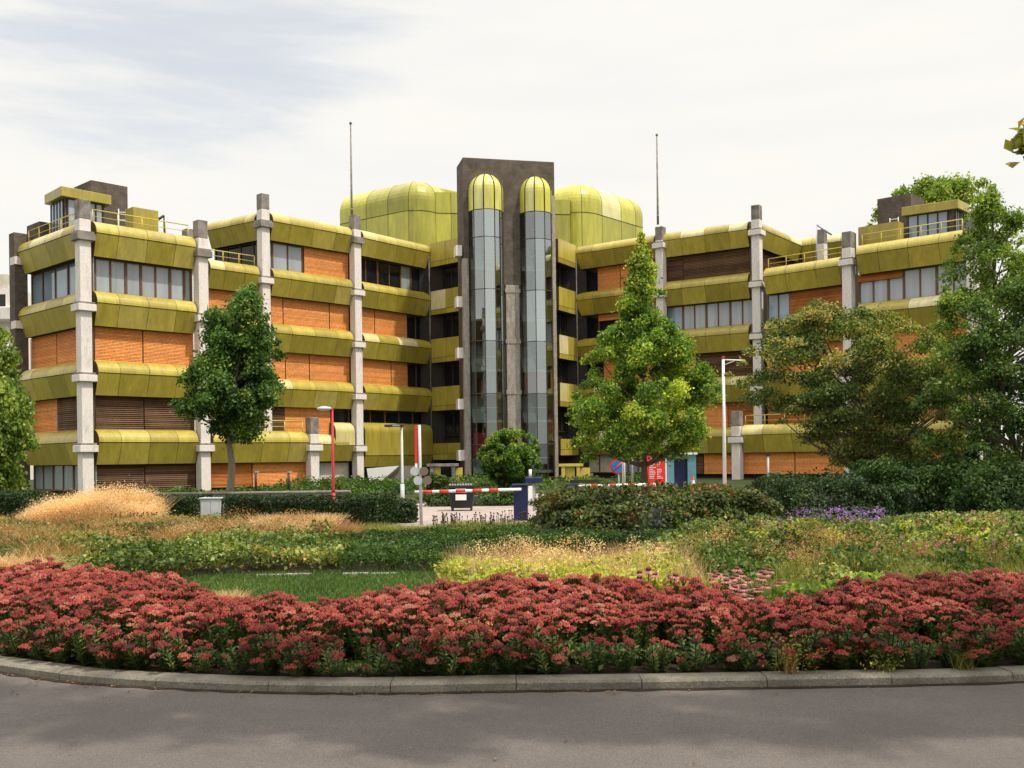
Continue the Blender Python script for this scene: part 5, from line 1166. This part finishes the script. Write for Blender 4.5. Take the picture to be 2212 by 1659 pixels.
# direction board, kiosk, no-parking sign, flag poles and cone beside the central tree
Zk = 52; a, c = wp(1398, 1046, Zk), wp(1437, 1046, Zk); zt = wp(1417, 985, Zk).z
root = thing('notice_board', ((a.x + c.x) / 2, Zk, 0), 'red notice board with lines of small white lettering beside the teal kiosk', 'sign')
b = MB(); b.box(a.x, c.x, Zk, Zk + .08, max(.3, a.z), zt); b.build('board', M['signred'], root)
for q in (a.x - .08, c.x + .02): b = MB(); b.box(q, q + .06, Zk, Zk + .08, 0, zt); b.build('post', M['white'], root)
b = MB(); ww = c.x - a.x
for i in range(12):
    z = zt - .16 - i * .088
    for (f0, f1) in ((.14, .14 + random.uniform(.18, .32)), (.56, .56 + random.uniform(.1, .26))):
        if i in (0, 5) and f0 > .5: continue
        x0 = a.x + ww * f0
        while x0 < a.x + ww * f1: k = random.uniform(.02, .055); b.box(x0, x0 + k, Zk - .012, Zk - .004, z, z + .04); x0 += k + .018
b.build('lettering', M['white'], root)
a, c = wp(1440, 1048, 54), wp(1504, 1048, 54); zt = wp(1470, 978, 54).z
root = thing('kiosk', ((a.x + c.x) / 2, 54.8, 0), 'teal kiosk with a dark doorway behind the reddish shrub', 'kiosk')
d0, d1 = a.x + (c.x - a.x) * .26, a.x + (c.x - a.x) * .72
b = MB(); b.box(a.x, d0, 54, 55.6, 0, zt - .1); b.box(d1, c.x, 54, 55.6, 0, zt - .1); b.box(d0, d1, 54, 55.6, zt - .3, zt - .103); b.box(d0, d1, 55.4, 55.6, 0, zt - .31); b.build('body', M['teal'], root)
b = MB(); b.box(a.x - .06, c.x + .06, 53.9, 55.7, zt - .098, zt); b.build('roof', M['white'], root)
b = MB(); b.box(d0 + .02, d1 - .02, 54.2, 54.26, 0, zt - .32); b.build('door', M['navy'], root)
p = wp(1334, 1008, 50); root = thing('traffic_sign', (p.x, 50, 0), 'round blue sign with red rim partly hidden by the yellow green tree', 'sign')
b = MB(); b.tube([(p.x + .05, 50.05, 0), (p.x + .05, 50.05, p.z)], .035, 8); b.build('post', M['steel'], root)
b = MB(); b.tube([(p.x, 50, p.z), (p.x, 49.97, p.z)], .36, 24, sm=False); b.build('rim', M['signred'], root); b = MB(); b.tube([(p.x, 49.969, p.z), (p.x, 49.955, p.z)], .29, 24, sm=False); b.build('face', M['signblue'], root)
b = MB(); e = Vector((.2, 0, .2)); q = Vector((p.x, 49.947, p.z)); b.tube([q - e, q + e], .035, 6); b.build('slash', M['signred'], root)
for i, px in enumerate((1348, 1366)):
    p = gp(px, 1072); z1 = wp(px, 985, p.y).z + .9; root = thing('white_pole', (p.x, p.y, 0), ('white pole' if i == 0 else 'thinner grey white pole') + ' under the yellow green tree, ' + ('next to the blue sign' if i == 0 else 'second from the blue sign'), 'pole')
    b = MB(); b.tube([(p.x, p.y, 0), (p.x, p.y, z1)], .075 if i == 0 else .055, 8); b.build('shaft', M['white' if i == 0 else 'steel'], root); b = MB(); b.ball((p.x, p.y, z1 + .02), .09, .06, 8); b.build('cap', M['steel'], root)
p = wp(1497, 1047, 48); zt = wp(1497, 1028, 48).z; root = thing('traffic_cone', (p.x, 48, 0), 'orange and white traffic cone beside the teal kiosk', 'traffic cone')
hz = zt; b = MB(); b.box(p.x - .2, p.x + .2, 47.8, 48.2, 0, .05); b.build('foot', M['conered'], root); b = MB(); b.lathe((p.x, 48, 0), [(.15, .05), (.09, hz * .55)], 12); b.lathe((p.x, 48, 0), [(.065, hz * .78), (.03, hz)], 12); b.build('body', M['conered'], root); b = MB(); b.lathe((p.x, 48, 0), [(.09, hz * .55), (.065, hz * .78)], 12); b.build('stripe', M['white'], root)
# low stone wall before the left wing
wl, wr = gp(330, 1086), gp(745, 1084); root = thing('garden_wall', ((wl.x + wr.x) / 2, wl.y, 0), 'low grey stone wall in front of the left wing ground floor', 'wall')
b = MB(); m_ = brickmat('rough_stone', (.30, .26, .24), (.24, .21, .2), (.12, .1, .1), 2.2); b.box(wl.x, wr.x, 47, 47.4, 0, wp(500, 1066, 47).z); b.build('masonry', m_, root)
b = MB(); b.box(wl.x - .05, wr.x + .05, 46.95, 47.45, wp(500, 1066, 47).z, wp(500, 1063, 47).z); b.build('coping', M['pier'], root)

# ------------------------------------------------------------------ grey block far left
Zf = 120; a = wp(-120, 1050, Zf); c = wp(36, 1050, Zf); root = thing('concrete_building', ((a.x + c.x) / 2, Zf, 0), 'grey concrete building with balconies and two thin chimneys at the far left edge', 'building')
zr = wp(20, 622, Zf).z; b = MB(); b.box(a.x, c.x, Zf, Zf + 14, 0, zr); b.build('wall', M['concrete'], root)
for k, y in enumerate((690, 770, 850, 930, 1000)):
    z = wp(20, y, Zf).z; b = MB(); b.box(a.x, c.x + 1.0, Zf - 2, Zf - .01, z - .3, z + 1.2); b.build('balcony', M['concrete'], root, bevel=.1)
    b = MB(); b.box(a.x + 1, c.x - 1, Zf - .06, Zf - .012, z + 1.3, z + 2.9); b.build('window', M['dglass'], root)
for px in (19, 29):
    q = wp(px, 588, Zf); b = MB(); b.tube([(q.x, Zf + 1, zr), (q.x, Zf + 1, q.z)], .22, 8); b.tube([(q.x, Zf + 1, q.z), (q.x, Zf + 1, q.z + .5)], .3, 8); b.build('chimney', M['steel'], root)
b = MB(); b.box(c.x - 3.2, c.x - .8, Zf + .1, Zf + 2, zr + .001, zr + 1.6); b.build('roof_housing', M['cream'], root)
